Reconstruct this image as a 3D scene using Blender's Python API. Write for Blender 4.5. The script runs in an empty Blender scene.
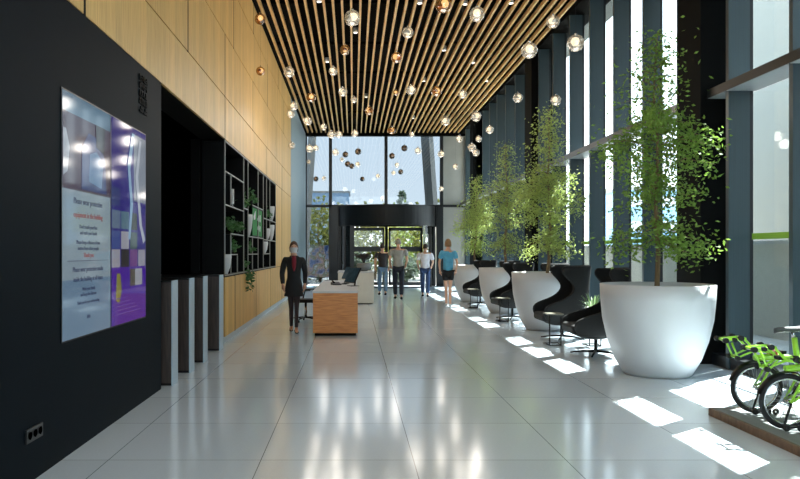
import bpy, bmesh, math, random
from mathutils import Vector, Matrix, Quaternion
random.seed(7)
C = bpy.context.scene.collection
PI = math.pi
S = bpy.context.scene

# ------------------------------------------------------------------ camera
F = 710.0; HY = 252.0; VX = 353.0; EYE = 1.5
cd = bpy.data.cameras.new('camera'); cam = bpy.data.objects.new('camera', cd); C.objects.link(cam)
cam.location = (0, 0, EYE); cam.rotation_euler = (PI/2, 0, 0)
cd.sensor_width = 36; cd.lens = F/800*36
cd.shift_x = (400-VX)/800; cd.shift_y = (HY-239.5)/800
cd.clip_end = 500
S.camera = cam

def PX(px, py, Y):                      # a point seen at pixel px,py at distance Y
    return Vector(((px-VX)*Y/F, Y, EYE-(py-HY)*Y/F))

# ------------------------------------------------------------------ world, sun, exposure
w = bpy.data.worlds.new('world'); S.world = w; w.use_nodes = True
nt = w.node_tree; nt.nodes.clear()
o_ = nt.nodes.new('ShaderNodeOutputWorld'); bg = nt.nodes.new('ShaderNodeBackground')
tc = nt.nodes.new('ShaderNodeTexCoord'); sp = nt.nodes.new('ShaderNodeSeparateXYZ'); cr = nt.nodes.new('ShaderNodeValToRGB')
nt.links.new(tc.outputs['Generated'], sp.inputs[0]); nt.links.new(sp.outputs['Z'], cr.inputs[0])
cr.color_ramp.elements[0].position = 0.0; cr.color_ramp.elements[0].color = (0.93, 0.96, 0.98, 1)
cr.color_ramp.elements[1].position = 0.6; cr.color_ramp.elements[1].color = (0.62, 0.80, 1.0, 1)
nt.links.new(cr.outputs[0], bg.inputs[0]); nt.links.new(bg.outputs[0], o_.inputs[0])
WORLD = 1.9
bg.inputs[1].default_value = WORLD
sl = bpy.data.lights.new('sun', 'SUN'); so = bpy.data.objects.new('sun', sl); C.objects.link(so)
sl.energy = 12.0; sl.angle = 0.006; sl.color = (1.0, 0.96, 0.9)
so.rotation_euler = Vector((-0.483, -0.375, -1.0)).to_track_quat('-Z', 'Y').to_euler()
so.location = (12, 10, 25)
S.view_settings.view_transform = 'Standard'; S.view_settings.look = 'None'
S.view_settings.gamma = 1.0; S.view_settings.use_curve_mapping = False
S.view_settings.exposure = 1.72
S.cycles.max_bounces = 10; S.cycles.diffuse_bounces = 5; S.cycles.glossy_bounces = 5
S.cycles.transparent_max_bounces = 24; S.cycles.transmission_bounces = 6
S.cycles.use_denoising = True
S.cycles.sample_clamp_indirect = 6.0
S.cycles.caustics_reflective = False; S.cycles.caustics_refractive = False

# ------------------------------------------------------------------ materials
def lin(c):
    return tuple(((v/255)/12.92 if v/255 <= .04045 else ((v/255+.055)/1.055)**2.4) for v in c)+(1,)
MATS = {}
def mat(name, col, rough=.5, metal=0, noise=0, nscale=8, stretch=None, emit=0, spec=.5, transl=0, bump=0, coat=0):
    if name in MATS: return MATS[name]
    m = bpy.data.materials.new(name); m.use_nodes = True; n = m.node_tree; b = n.nodes['Principled BSDF']
    c = lin(col); b.inputs['Base Color'].default_value = c
    b.inputs['Roughness'].default_value = rough; b.inputs['Metallic'].default_value = metal
    b.inputs['Specular IOR Level'].default_value = spec
    if coat: b.inputs['Coat Weight'].default_value = coat; b.inputs['Coat Roughness'].default_value = .08
    if noise or bump:
        t = n.nodes.new('ShaderNodeTexCoord'); mp = n.nodes.new('ShaderNodeMapping'); nz = n.nodes.new('ShaderNodeTexNoise')
        n.links.new(t.outputs['Object'], mp.inputs[0]); n.links.new(mp.outputs[0], nz.inputs['Vector'])
        nz.inputs['Scale'].default_value = nscale; nz.inputs['Detail'].default_value = 5
        if stretch: mp.inputs['Scale'].default_value = stretch
        if noise:
            r = n.nodes.new('ShaderNodeValToRGB')
            r.color_ramp.elements[0].position = .3; r.color_ramp.elements[1].position = .7
            r.color_ramp.elements[0].color = tuple(v*(1-noise) for v in c[:3])+(1,)
            r.color_ramp.elements[1].color = tuple(min(1, v*(1+noise)) for v in c[:3])+(1,)
            n.links.new(nz.outputs['Fac'], r.inputs[0]); n.links.new(r.outputs[0], b.inputs['Base Color'])
        if bump:
            bp = n.nodes.new('ShaderNodeBump'); bp.inputs['Strength'].default_value = bump; bp.inputs['Distance'].default_value = .01
            n.links.new(nz.outputs['Fac'], bp.inputs['Height']); n.links.new(bp.outputs[0], b.inputs['Normal'])
    if emit:
        b.inputs['Emission Color'].default_value = c; b.inputs['Emission Strength'].default_value = emit
    if transl:
        out = n.nodes['Material Output']; tr = n.nodes.new('ShaderNodeBsdfTranslucent'); mx = n.nodes.new('ShaderNodeMixShader')
        tr.inputs[0].default_value = c; mx.inputs[0].default_value = transl
        n.links.new(b.outputs[0], mx.inputs[1]); n.links.new(tr.outputs[0], mx.inputs[2]); n.links.new(mx.outputs[0], out.inputs[0])
    MATS[name] = m; return m
def glassmat(name, tint, refl=.06, haze=0.0, hazecol=(255,255,255)):
    m = bpy.data.materials.new(name); m.use_nodes = True; n = m.node_tree; n.nodes.clear()
    out = n.nodes.new('ShaderNodeOutputMaterial'); t = n.nodes.new('ShaderNodeBsdfTransparent'); g = n.nodes.new('ShaderNodeBsdfGlossy')
    t.inputs[0].default_value = lin(tint); g.inputs['Roughness'].default_value = .02
    lw = n.nodes.new('ShaderNodeLayerWeight'); lw.inputs[0].default_value = .5
    pw = n.nodes.new('ShaderNodeMath'); pw.operation = 'POWER'; pw.inputs[1].default_value = 5; n.links.new(lw.outputs['Facing'], pw.inputs[0])
    mth = n.nodes.new('ShaderNodeMath'); mth.operation = 'MULTIPLY_ADD'; mth.inputs[1].default_value = .55; mth.inputs[2].default_value = refl
    mth.use_clamp = True
    n.links.new(pw.outputs[0], mth.inputs[0])
    mx = n.nodes.new('ShaderNodeMixShader'); n.links.new(mth.outputs[0], mx.inputs[0]); n.links.new(t.outputs[0], mx.inputs[1]); n.links.new(g.outputs[0], mx.inputs[2])
    last = mx
    if haze:
        d = n.nodes.new('ShaderNodeBsdfTranslucent'); d.inputs[0].default_value = lin(hazecol)
        d2 = n.nodes.new('ShaderNodeBsdfDiffuse'); d2.inputs[0].default_value = lin(hazecol)
        m0 = n.nodes.new('ShaderNodeMixShader'); m0.inputs[0].default_value = .5
        n.links.new(d.outputs[0], m0.inputs[1]); n.links.new(d2.outputs[0], m0.inputs[2])
        m2 = n.nodes.new('ShaderNodeMixShader'); m2.inputs[0].default_value = haze
        n.links.new(mx.outputs[0], m2.inputs[1]); n.links.new(m0.outputs[0], m2.inputs[2]); last = m2
    n.links.new(last.outputs[0], out.inputs[0])
    MATS[name] = m; return m
def woodmat(name, col, dark, scale, stretch, rough=.45, plank=None):
    m = bpy.data.materials.new(name); m.use_nodes = True; n = m.node_tree; b = n.nodes['Principled BSDF']
    t = n.nodes.new('ShaderNodeTexCoord'); mp = n.nodes.new('ShaderNodeMapping'); mp.inputs['Scale'].default_value = stretch
    nz = n.nodes.new('ShaderNodeTexNoise'); nz.inputs['Scale'].default_value = scale; nz.inputs['Detail'].default_value = 6; nz.inputs['Distortion'].default_value = .3
    r = n.nodes.new('ShaderNodeValToRGB'); r.color_ramp.elements[0].position = .32; r.color_ramp.elements[1].position = .68
    r.color_ramp.elements[0].color = lin(dark); r.color_ramp.elements[1].color = lin(col)
    n.links.new(t.outputs['Object'], mp.inputs[0]); n.links.new(mp.outputs[0], nz.inputs['Vector']); n.links.new(nz.outputs['Fac'], r.inputs[0])
    last = r.outputs[0]
    if plank:                                # vertical veneer staves of slightly different tone
        s = n.nodes.new('ShaderNodeSeparateXYZ'); n.links.new(t.outputs['Object'], s.inputs[0])
        dv = n.nodes.new('ShaderNodeMath'); dv.operation = 'DIVIDE'; dv.inputs[1].default_value = plank; n.links.new(s.outputs['Y'], dv.inputs[0])
        fl = n.nodes.new('ShaderNodeMath'); fl.operation = 'FLOOR'; n.links.new(dv.outputs[0], fl.inputs[0])
        wn = n.nodes.new('ShaderNodeTexWhiteNoise'); wn.noise_dimensions = '1D'; n.links.new(fl.outputs[0], wn.inputs['W'])
        mr = n.nodes.new('ShaderNodeMapRange'); mr.inputs['To Min'].default_value = .86; mr.inputs['To Max'].default_value = 1.06
        n.links.new(wn.outputs['Value'], mr.inputs[0])
        mm = n.nodes.new('ShaderNodeVectorMath'); mm.operation = 'SCALE'; n.links.new(last, mm.inputs[0]); n.links.new(mr.outputs[0], mm.inputs['Scale'])
        last = mm.outputs[0]
    n.links.new(last, b.inputs['Base Color']); b.inputs['Roughness'].default_value = rough
    MATS[name] = m; return m
def emitmat(name, col, k):
    m = bpy.data.materials.new(name); m.use_nodes = True; n = m.node_tree
    b = n.nodes['Principled BSDF']; b.inputs['Base Color'].default_value = (.01,.01,.01,1); b.inputs['Roughness'].default_value = .07; b.inputs['Specular IOR Level'].default_value = .3
    b.inputs['Emission Color'].default_value = lin(col); b.inputs['Emission Strength'].default_value = k
    MATS[name] = m; return m

M_dark = mat('dark_wall_paint', (9,18,25), .6, noise=.08, nscale=3, spec=.06)
M_black = mat('black_paint', (4,4,5), .7, noise=.05, spec=.12)
M_plen = mat('plenum_black', (9,7,5), .9, noise=.05, spec=.05)
M_void = mat('alcove_black', (1,1,1), .95, noise=.05, spec=.0)
M_fin = mat('fin_metal', (50,65,72), .38, noise=.12, nscale=3, stretch=(30,30,.3))
M_frame = mat('frame_metal', (18,22,26), .35, metal=.2, noise=.05)
M_trans = mat('transom_metal', (168,172,174), .4, noise=.05)
M_col = mat('column_black', (6,6,6), .75, spec=.1, noise=.1, nscale=2)
M_wood = woodmat('oak_panel', (220,180,108), (198,154,86), 6, (2,9,.5), .5, plank=.19)
M_slat = woodmat('slat_wood', (236,196,136), (214,164,100), 8, (6,.6,6), .5)
M_desk = woodmat('desk_wood', (216,140,62), (184,108,42), 5, (.8,1,9), .4)
M_dwood = woodmat('dark_walnut', (66,54,48), (40,32,30), 7, (8,8,.5), .4)
M_white = mat('white_lacquer', (190,192,195), .45, noise=.015, nscale=4)
M_cream = mat('cream_panel', (205,203,194), .5, noise=.03)
M_steel = mat('brushed_steel', (176,194,208), .35, metal=.15, noise=.06, stretch=(1,1,20))
M_conc = mat('concrete', (150,150,145), .8, noise=.06, nscale=2)
M_blue = mat('blue_grey_wall', (124,142,150), .5, noise=.03)
M_fabric = mat('black_fabric', (9,9,10), .8, noise=.25, nscale=60, bump=.2)
M_blkmetal = mat('black_metal', (16,17,18), .35, metal=.5, noise=.05)
M_chrome = mat('chrome', (190,192,195), .18, metal=1)
M_soil = mat('soil', (48,38,28), .95, noise=.4, nscale=40, bump=.5)
M_bark = mat('bark', (118,98,70), .85, noise=.3, nscale=25, stretch=(1,1,.2))
M_leaf = mat('leaf', (160,176,98), .5, noise=.3, nscale=3, transl=.5)
M_leafy = mat('leaf_yellow', (140,142,70), .5, noise=.3, nscale=2, transl=.5)
M_leafd = mat('leaf_dark', (62,104,56), .5, noise=.3, nscale=6, transl=.3)
M_green = mat('green_paint', (160,222,62), .3, noise=.04, coat=.5)
M_rubber = mat('rubber', (24,24,25), .75, noise=.1)
M_skin = mat('skin', (205,158,132), .55, noise=.04)
M_glass = glassmat('window_glass', (236,243,244), .03)
M_eglass = glassmat('entrance_glass', (158,164,168), .03)
M_dglass = glassmat('door_glass', (190,194,196), .04)
M_globe = glassmat('globe_clear', (240,238,232), .12, .16, (250,244,232))
M_amber = glassmat('globe_amber', (226,196,150), .12, .16, (150,120,84))
M_bulb = emitmat('bulb_warm', (255,226,190), .6)
M_spot = emitmat('spot_face', (255,246,230), 2.0)

# floor: large square polished tiles with thin joints
def floormat():
    m = bpy.data.materials.new('polished_tile'); m.use_nodes = True; n = m.node_tree; b = n.nodes['Principled BSDF']
    t = n.nodes.new('ShaderNodeTexCoord'); s = n.nodes.new('ShaderNodeSeparateXYZ'); n.links.new(t.outputs['Object'], s.inputs[0])
    def math_(op, a, v, clamp=False):
        q = n.nodes.new('ShaderNodeMath'); q.operation = op; q.use_clamp = clamp
        if hasattr(a, 'links'): n.links.new(a, q.inputs[0])
        else: q.inputs[0].default_value = a
        if v is not None:
            if hasattr(v, 'links'): n.links.new(v, q.inputs[1])
            else: q.inputs[1].default_value = v
        return q.outputs[0]
    ids = []; ds = []
    for ax, off in (('X', .436), ('Y', 5.12)):
        u = math_('DIVIDE', math_('SUBTRACT', s.outputs[ax], off), 1.1)
        ids.append(math_('FLOOR', u, None))
        fr = math_('FRACT', u, None)
        d = math_('MINIMUM', fr, math_('SUBTRACT', 1.0, fr)); ds.append(d)
    d = math_('MINIMUM', ds[0], ds[1]); joint = math_('LESS_THAN', d, .003)
    cv = n.nodes.new('ShaderNodeCombineXYZ'); n.links.new(ids[0], cv.inputs[0]); n.links.new(ids[1], cv.inputs[1])
    wn = n.nodes.new('ShaderNodeTexWhiteNoise'); n.links.new(cv.outputs[0], wn.inputs['Vector'])
    nz = n.nodes.new('ShaderNodeTexNoise'); nz.inputs['Scale'].default_value = 60; nz.inputs['Detail'].default_value = 4; n.links.new(t.outputs['Object'], nz.inputs['Vector'])
    mr = n.nodes.new('ShaderNodeMapRange'); mr.inputs['To Min'].default_value = .95; mr.inputs['To Max'].default_value = 1.04; n.links.new(wn.outputs['Value'], mr.inputs[0])
    mr2 = n.nodes.new('ShaderNodeMapRange'); mr2.inputs['To Min'].default_value = .93; mr2.inputs['To Max'].default_value = 1.07; n.links.new(nz.outputs['Fac'], mr2.inputs[0])
    k = math_('MULTIPLY', mr.outputs[0], mr2.outputs[0])
    vm = n.nodes.new('ShaderNodeVectorMath'); vm.operation = 'SCALE'; vm.inputs[0].default_value = lin(FLOORCOL)[:3]; n.links.new(k, vm.inputs['Scale'])
    mx = n.nodes.new('ShaderNodeMix'); mx.data_type = 'RGBA'; n.links.new(joint, mx.inputs['Factor']); n.links.new(vm.outputs[0], mx.inputs['A']); mx.inputs['B'].default_value = lin((120,127,132))
    n.links.new(mx.outputs['Result'], b.inputs['Base Color'])
    b.inputs['Roughness'].default_value = .13; b.inputs['IOR'].default_value = 1.75
    nb = n.nodes.new('ShaderNodeTexNoise'); nb.inputs['Scale'].default_value = 1.6; n.links.new(t.outputs['Object'], nb.inputs['Vector'])
    bp = n.nodes.new('ShaderNodeBump'); bp.inputs['Strength'].default_value = .05; bp.inputs['Distance'].default_value = .02
    n.links.new(nb.outputs['Fac'], bp.inputs['Height']); n.links.new(bp.outputs[0], b.inputs['Normal'])
    return m
FLOORCOL = (206,217,226)
M_floor = floormat()

# ------------------------------------------------------------------ mesh helpers
class MB:
    def __init__(s): s.v = []; s.f = []; s.sm = []
    def add(s, vs, fs, smooth=False):
        o = len(s.v); s.v += [tuple(v) for v in vs]; s.f += [tuple(i+o for i in f) for f in fs]; s.sm += [smooth]*len(fs); return s
    def box(s, x0, x1, y0, y1, z0, z1):
        return s.add([(x0,y0,z0),(x1,y0,z0),(x1,y1,z0),(x0,y1,z0),(x0,y0,z1),(x1,y0,z1),(x1,y1,z1),(x0,y1,z1)],
              [(0,3,2,1),(4,5,6,7),(0,1,5,4),(1,2,6,5),(2,3,7,6),(3,0,4,7)])
    def tube(s, pts, r, n=8, caps=True, closed=False):
        pts = [Vector(p) for p in pts]; N = len(pts); rs = r if isinstance(r, (list, tuple)) else [r]*N
        rings = []; up = None
        for i, p in enumerate(pts):
            if closed: d = pts[(i+1) % N]-pts[i-1]
            else: d = pts[min(i+1, N-1)]-pts[max(i-1, 0)]
            d.normalize()
            if up is None: up = Vector((0,0,1)) if abs(d.z) < .9 else Vector((1,0,0))
            a = d.cross(up)
            if a.length < 1e-5: a = d.cross(Vector((1,0,0)))
            a.normalize(); b = a.cross(d).normalized(); up = b
            rings.append([p+a*rs[i]*math.cos(2*PI*k/n)+b*rs[i]*math.sin(2*PI*k/n) for k in range(n)])
        vs = [q for ring in rings for q in ring]; fs = []
        for i in range(N if closed else N-1):
            j = (i+1) % N
            for k in range(n): fs.append((i*n+k, i*n+(k+1) % n, j*n+(k+1) % n, j*n+k))
        s.add(vs, fs, True)
        if caps and not closed:
            s.add(rings[0], [tuple(range(n-1,-1,-1))]); s.add(rings[-1], [tuple(range(n))])
        return s
    def lathe(s, prof, c=(0,0,0), n=24, smooth=True):
        cx, cy, cz = c; vs = []; fs = []
        for r, z in prof:
            for k in range(n): vs.append((cx+r*math.cos(2*PI*k/n), cy+r*math.sin(2*PI*k/n), cz+z))
        for i in range(len(prof)-1):
            for k in range(n): fs.append((i*n+k, i*n+(k+1) % n, (i+1)*n+(k+1) % n, (i+1)*n+k))
        return s.add(vs, fs, smooth)
    def ball(s, c, r, n=16, sc=(1,1,1)):
        m = n//2; vs = []; fs = []
        for i in range(m+1):
            a = PI*i/m
            for k in range(n): vs.append((c[0]+r*sc[0]*math.sin(a)*math.cos(2*PI*k/n), c[1]+r*sc[1]*math.sin(a)*math.sin(2*PI*k/n), c[2]-r*sc[2]*math.cos(a)))
        for i in range(m):
            for k in range(n): fs.append((i*n+k, i*n+(k+1) % n, (i+1)*n+(k+1) % n, (i+1)*n+k))
        return s.add(vs, fs, True)
    def torus(s, c, R, r, axis='Y', n=40, m=8):
        pts = []
        for k in range(n):
            a = 2*PI*k/n
            if axis == 'Y': pts.append((c[0]+R*math.cos(a), c[1], c[2]+R*math.sin(a)))
            elif axis == 'Z': pts.append((c[0]+R*math.cos(a), c[1]+R*math.sin(a), c[2]))
            else: pts.append((c[0], c[1]+R*math.cos(a), c[2]+R*math.sin(a)))
        vs = []; fs = []
        for k in range(n):
            a = 2*PI*k/n
            for j in range(m):
                b = 2*PI*j/m; q = R+r*math.cos(b); h = r*math.sin(b)
                if axis == 'Y': vs.append((c[0]+q*math.cos(a), c[1]+h, c[2]+q*math.sin(a)))
                elif axis == 'Z': vs.append((c[0]+q*math.cos(a), c[1]+q*math.sin(a), c[2]+h))
                else: vs.append((c[0]+h, c[1]+q*math.cos(a), c[2]+q*math.sin(a)))
        for k in range(n):
            for j in range(m): fs.append((k*m+j, k*m+(j+1) % m, ((k+1) % n)*m+(j+1) % m, ((k+1) % n)*m+j))
        return s.add(vs, fs, True)
    def leaf(s, p, L, W, rng, droop=0):
        d = Vector((rng.gauss(0,1), rng.gauss(0,1), rng.gauss(0,.6)-droop)); d.normalize()
        sd = d.cross(Vector((rng.gauss(0,1), rng.gauss(0,1), rng.gauss(0,1)))).normalized()
        p = Vector(p); nrm = d.cross(sd)
        s.add([p, p+d*L*.5+sd*W*.5+nrm*W*.15, p+d*L, p+d*L*.5-sd*W*.5+nrm*W*.15], [(0,1,2,3)])
        return s
    def build(s, name, m, parent=None, bevel=0, kind=None):
        me = bpy.data.meshes.new(name); me.from_pydata(s.v, [], s.f)
        me.polygons.foreach_set('use_smooth', s.sm); me.materials.append(m)
        bm = bmesh.new(); bm.from_mesh(me)
        bmesh.ops.remove_doubles(bm, verts=bm.verts, dist=1e-6) if len(bm.verts) < 6000 else None
        if bevel:
            bmesh.ops.bevel(bm, geom=[e for e in bm.edges], offset=bevel, segments=2, affect='EDGES', profile=.5)
        bmesh.ops.recalc_face_normals(bm, faces=bm.faces) if len(bm.verts) < 6000 else None
        bm.to_mesh(me); bm.free(); me.update()
        o = bpy.data.objects.new(name, me); C.objects.link(o)
        if parent is not None: o.parent = parent
        if kind: o['kind'] = kind
        return o
def tag(o, label=None, cat=None, group=None, kind=None):
    if label: o['label'] = label
    if cat: o['category'] = cat
    if group: o['group'] = group
    if kind: o['kind'] = kind
    return o
def empty(name, loc=(0,0,0), rz=0, label=None, cat=None, group=None, kind=None):
    o = bpy.data.objects.new(name, None); C.objects.link(o); o.location = loc; o.rotation_euler = (0,0,rz); o.empty_display_size = .1
    return tag(o, label, cat, group, kind)
def copy_tree(o, parent=None):
    kids = [c for c in bpy.data.objects if c.parent == o]
    c = o.copy(); C.objects.link(c)
    if parent is not None: c.parent = parent
    for ch in kids: copy_tree(ch, c)
    return c
def struct(name, mb, m, parent=None, bevel=0):
    return mb.build(name, m, parent, bevel, None if parent is not None else 'structure')
def skin(name, verts, edges, radii, m, parent, levels=2, fix=None):
    me = bpy.data.meshes.new(name); me.from_pydata(verts, edges, []); o = bpy.data.objects.new(name, me); C.objects.link(o)
    md = o.modifiers.new('s', 'SKIN'); md.use_smooth_shade = True; md.branch_smoothing = .6
    for i, sv in enumerate(me.skin_vertices[0].data):
        r = radii[i]; sv.radius = r if isinstance(r, tuple) else (r, r); sv.use_root = (i == 0)
    sb = o.modifiers.new('d', 'SUBSURF'); sb.levels = levels; sb.render_levels = levels
    dg = bpy.context.evaluated_depsgraph_get(); nm = bpy.data.meshes.new_from_object(o.evaluated_get(dg))
    bpy.data.objects.remove(o); nm.name = name; nm.materials.clear(); nm.materials.append(m)
    for p in nm.polygons: p.use_smooth = True
    if fix: fix(nm)
    r = bpy.data.objects.new(name, nm); C.objects.link(r); r.parent = parent
    return r
def text_mesh(name, body, size, m, parent, loc, rot, align='CENTER', width=1.0):
    cu = bpy.data.curves.new(name, 'FONT'); cu.body = body; cu.size = size; cu.align_x = align; cu.extrude = .0008; cu.resolution_u = 2
    o = bpy.data.objects.new(name, cu); C.objects.link(o)
    dg = bpy.context.evaluated_depsgraph_get(); me = bpy.data.meshes.new_from_object(o.evaluated_get(dg))
    bpy.data.objects.remove(o); me.materials.clear(); me.materials.append(m)
    r = bpy.data.objects.new(name, me); C.objects.link(r); r.parent = parent; r.location = loc; r.rotation_euler = rot; r.scale = (width,1,1)
    return r

# ================================================================== SETTING
XL = -2.10; XF = 4.78; XG = 5.05; ZC = 6.75; YE = 31.6; Y0 = -4.0
struct('floor', MB().box(-6.2, 5.35, Y0-.2, YE+.3, -.15, 0), M_floor)
struct('wall_left', MB().box(XL-.4, XL, Y0, 7.77, 0, 3.35), M_dark)
# alcove behind the speed gates
a = MB(); a.box(-6.2, -6.0, 7.4, 11.9, 0, 3.5); a.box(-6.0, XL-.4, 7.4, 7.6, 0, 3.5); a.box(-6.0, XL-.55, 11.6, 11.8, 0, 3.5); a.box(-6.2, XL-.4, 7.4, 11.9, 3.36, 3.56)
struct('wall_alcove', a, M_void)
# oak cladding above and beyond, as panels with recessed joints
GAP = MB()
def panels(mb, y0, y1, z0, z1, seams, g=.025):
    ys = [y0]+[s for s in seams if y0 < s < y1]+[y1]
    for p, q in zip(ys, ys[1:]): mb.box(XL-.03, XL, p+g, q-g, z0+.008, z1-.008)
    for q in ys[1:-1]: GAP.box(XL-.03, XL-.001, q-g, q+g, z0, z1)  # dark strips fill the upright joints, standing in for their shade
w_ = MB(); w_.box(XL-.4, XL-.03, Y0, 24, 3.35, 7.0); w_.box(XL-.4, XL-.03, 19.35, 24, 0, 3.35)
w_.box(XL-.55, XL-.40, 11.6, 19.35, 0, 3.35); w_.box(XL-.40, XL-.03, 11.6, 19.35, 0, 1.085)
wo = struct('wall_upper', w_, M_black)
p = MB()
panels(p, Y0, 24, 3.35, 4.05, (-1.0, 5.56, 11.65, 17.2, 21))
panels(p, Y0, 24, 4.05, 5.08, (2.0, 9.04, 11.65, 14.9, 19.4))
panels(p, Y0, 24, 5.08, 6.1, (5.56, 9.04, 12.5, 17.4, 21.5))
panels(p, Y0, 24, 6.1, ZC+.3, (0, 5.56, 9.04, 12.5, 15, 20))
panels(p, 11.62, 24, .1, 1.085, (12.65, 15.4, 18.1, 20.9))
panels(p, 19.35, 24, 1.085, 3.35, (20.9,))
struct('oak_panels', p, M_wood, wo); struct('gap_shade_strips', GAP, mat('gap_shade_brown', (44,36,28), .8, noise=.05, spec=.1), wo)
struct('baseboard_left', MB().box(XL-.05, XL-.015, 11.62, 24, 0, .1), M_steel)
struct('wall_end_left', MB().box(XL-.4, XL+.0, 24, YE+.3, 0, 7.0), M_blue)
struct('wall_back', MB().box(XL-.4, XL+.4, Y0-.2, Y0, 0, 7.1), M_cream)
wb = empty('window_41', (0,0,0), kind='structure')  # unseen glazing behind the camera, added to let in more daylight
e = MB()
for x in (-1.7, 0, 1.7, 3.4, 5.05): e.box(x-.05, x+.05, Y0-.1, Y0+.05, 0, 6.9)
e.box(-1.7, 5.1, Y0-.1, Y0+.05, 3.5, 3.6); e.box(-1.7, 5.1, Y0-.1, Y0+.05, 6.75, 7.1); e.box(-1.7, 5.1, Y0-.1, Y0+.05, 0, .1)
struct('frame', e, M_frame, wb); struct('pane', MB().box(-1.7, 5.05, Y0-.03, Y0-.015, .1, 6.75), M_glass, wb)
# ceiling: black plenum, wooden slats under it, dark edge beams
ce = struct('ceiling', MB().box(XL-.4, 5.5, Y0-.2, YE+.3, 7.15, 7.3), M_plen)
b = MB(); b.box(4.74, 5.35, Y0, YE, 6.72, 7.15); b.box(XL, 5.3, YE-.25, YE+.1, ZC-.1, 7.15); b.box(XL, XL+.05, Y0, YE, ZC-.02, ZC+.1)
for y in range(0, 31, 3): b.box(XL, 4.74, y+.3, y+.36, 6.86, 6.92)
for x in (-.9, 1.6, 3.4): b.box(x-.2, x+.2, Y0, YE, 6.98, 7.1)
struct('ceiling_beams', b, M_plen, ce)
sls = MB()
for i in range(35):
    x = -1.985+i*.1948; sls.box(x-.024, x+.024, Y0, YE-.3, ZC, ZC+.09)
struct('ceiling_slats', sls, M_slat, ce)
# unseen overhang added outside, its depth set to cut off the sun
struct('unseen_overhang', MB().box(5.35, 5.95, Y0-.2, YE+.5, 6.9, 7.3), M_conc, ce)

# right facade: one bay = fin, two panes, transom piece, green safety band
M_band = mat('green_band', (140,165,84), .5, transl=.5, noise=.03)
PITCH = 1.319; K0 = -8; K1 = 18
for k in range(K0, K1):
    y = 7.75+PITCH*k; yn = y+PITCH
    wd = empty('window_%d' % (k-K0+1), (XG, y, 0), kind='structure')
    f_ = MB(); f_.box(XF-XG, .0, -.035, .035, 0, 6.8); f_.box(XF-XG+.02, -.0, .035, .05, 0, 6.8)
    struct('fin', f_, M_fin, wd)
    struct('mullion', MB().box(-.02, .045, -.03, .03, 0, 6.8), M_frame, wd)
    struct('pane', MB().box(.02, .035, .06, PITCH-.06, .15, 3.52), M_glass, wd)
    struct('pane', MB().box(.02, .035, .06, PITCH-.06, 3.66, 6.75), M_glass, wd)
    t_ = MB(); t_.box(-.30, .08, .036, PITCH-.036, 3.55, 3.66)
    struct('transom', t_, M_trans, wd)
    struct('transom_edge', MB().box(-.315, -.30, .0, PITCH, 3.555, 3.665), M_frame, wd)
    struct('sill', MB().box(-.25, .1, .036, PITCH-.036, 0, .15), M_frame, wd)
    struct('safety_band', MB().box(.012, .019, .06, PITCH-.06, 1.66, 1.735), M_band, wd)
struct('trim_1', MB().box(4.65, 5.28, 9.5, 10.2, 0, 6.74), M_col)
struct('trim_2', MB().box(4.65, 5.28, 18.5, 19.2, 0, 6.74), M_col)
struct('trim_3', MB().box(4.65, 5.28, 27.5, 28.2, 0, 6.74), M_col)
struct('trim_4', MB().box(4.65, 5.28, .5, 1.2, 0, 6.74), M_col)

# end facade
sc_ = YE/F
def ex(px): return (px-VX)*sc_
e = MB()
for px in (305.5, 330.5, 386, 441.5, 466.5):
    x = ex(px); e.box(x-.07, x+.07, YE-.08, YE+.1, 0 if px != 386 else 3.5, ZC)
e.box(XL, 5.2, YE-.08, YE+.1, 3.49, 3.6)
we = empty('window_40', (0,0,0), kind='structure')
struct('frame', e, M_frame, we)
xs = [305.5, 330.5, 386, 441.5]
for q, r_ in zip(xs, xs[1:]):
    struct('pane', MB().box(ex(q)+.07, ex(r_)-.07, YE+.0, YE+.015, 3.6, ZC-.1), M_eglass, we)
struct('pane', MB().box(ex(305.5)+.07, ex(330.5)-.07, YE, YE+.015, .05, 3.49), M_eglass, we)
struct('wall_end_right', MB().box(ex(442.5), ex(465.5), YE+.02, YE+.2, 0, 7.0), M_conc)
struct('wall_end_corner', MB().box(ex(467.8), 5.5, YE-.05, YE+.2, 0, 7.0), M_frame)

# ================================================================== OUTSIDE
M_pave = mat('pale_paving', (170,168,162), .85, noise=.06, nscale=.6)
M_facade = mat('facade_render', (142,140,132), .8, noise=.04, nscale=.5)
M_bglass = mat('blue_facade', (132,170,200), .3, noise=.12, nscale=1.2, stretch=(.4,.4,4))
g = MB(); g.box(-60, XL-.4, Y0, 120, -.3, -.16) ; g.box(-60, 90, YE+.3, 120, -.3, -.02); g.box(5.4, 90, -40, YE+.3, -.3, -.02); g.box(-60, 5.4, -40, Y0-.2, -.3, -.02)
tag(struct('ground_outside', g, M_pave), 'pale paving outside the lobby')
def building(name, x0, x1, y0, y1, h, m, label, floors, axis, mw):
    b_ = empty(name, ((x0+x1)/2, (y0+y1)/2, -.02), label=label, cat='building')
    cx, cy = (x0+x1)/2, (y0+y1)/2
    MB().box(x0-cx, x1-cx, y0-cy, y1-cy, 0, h).build('wall', m, b_)
    MB().box(x0-cx-.2, x1-cx+.2, y0-cy-.2, y1-cy+.2, h, h+.4).build('parapet', M_conc, b_)
    fh = h/floors
    for i in range(floors):
        z = i*fh+fh*.35
        if axis == 'X': MB().box(x0-cx-.04, x0-cx, y0-cy+.8, y1-cy-.8, z, z+fh*.4).build('window_band', mw, b_)
        else: MB().box(x0-cx+.6, x1-cx-.6, y0-cy-.04, y0-cy, z, z+fh*.4).build('window_band', mw, b_)
    return b_
building('office_building', 12, 26, -14, 22.5, 14, M_facade, 'pale rendered building close outside the tall right windows', 3, 'Y', M_bglass)
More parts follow.
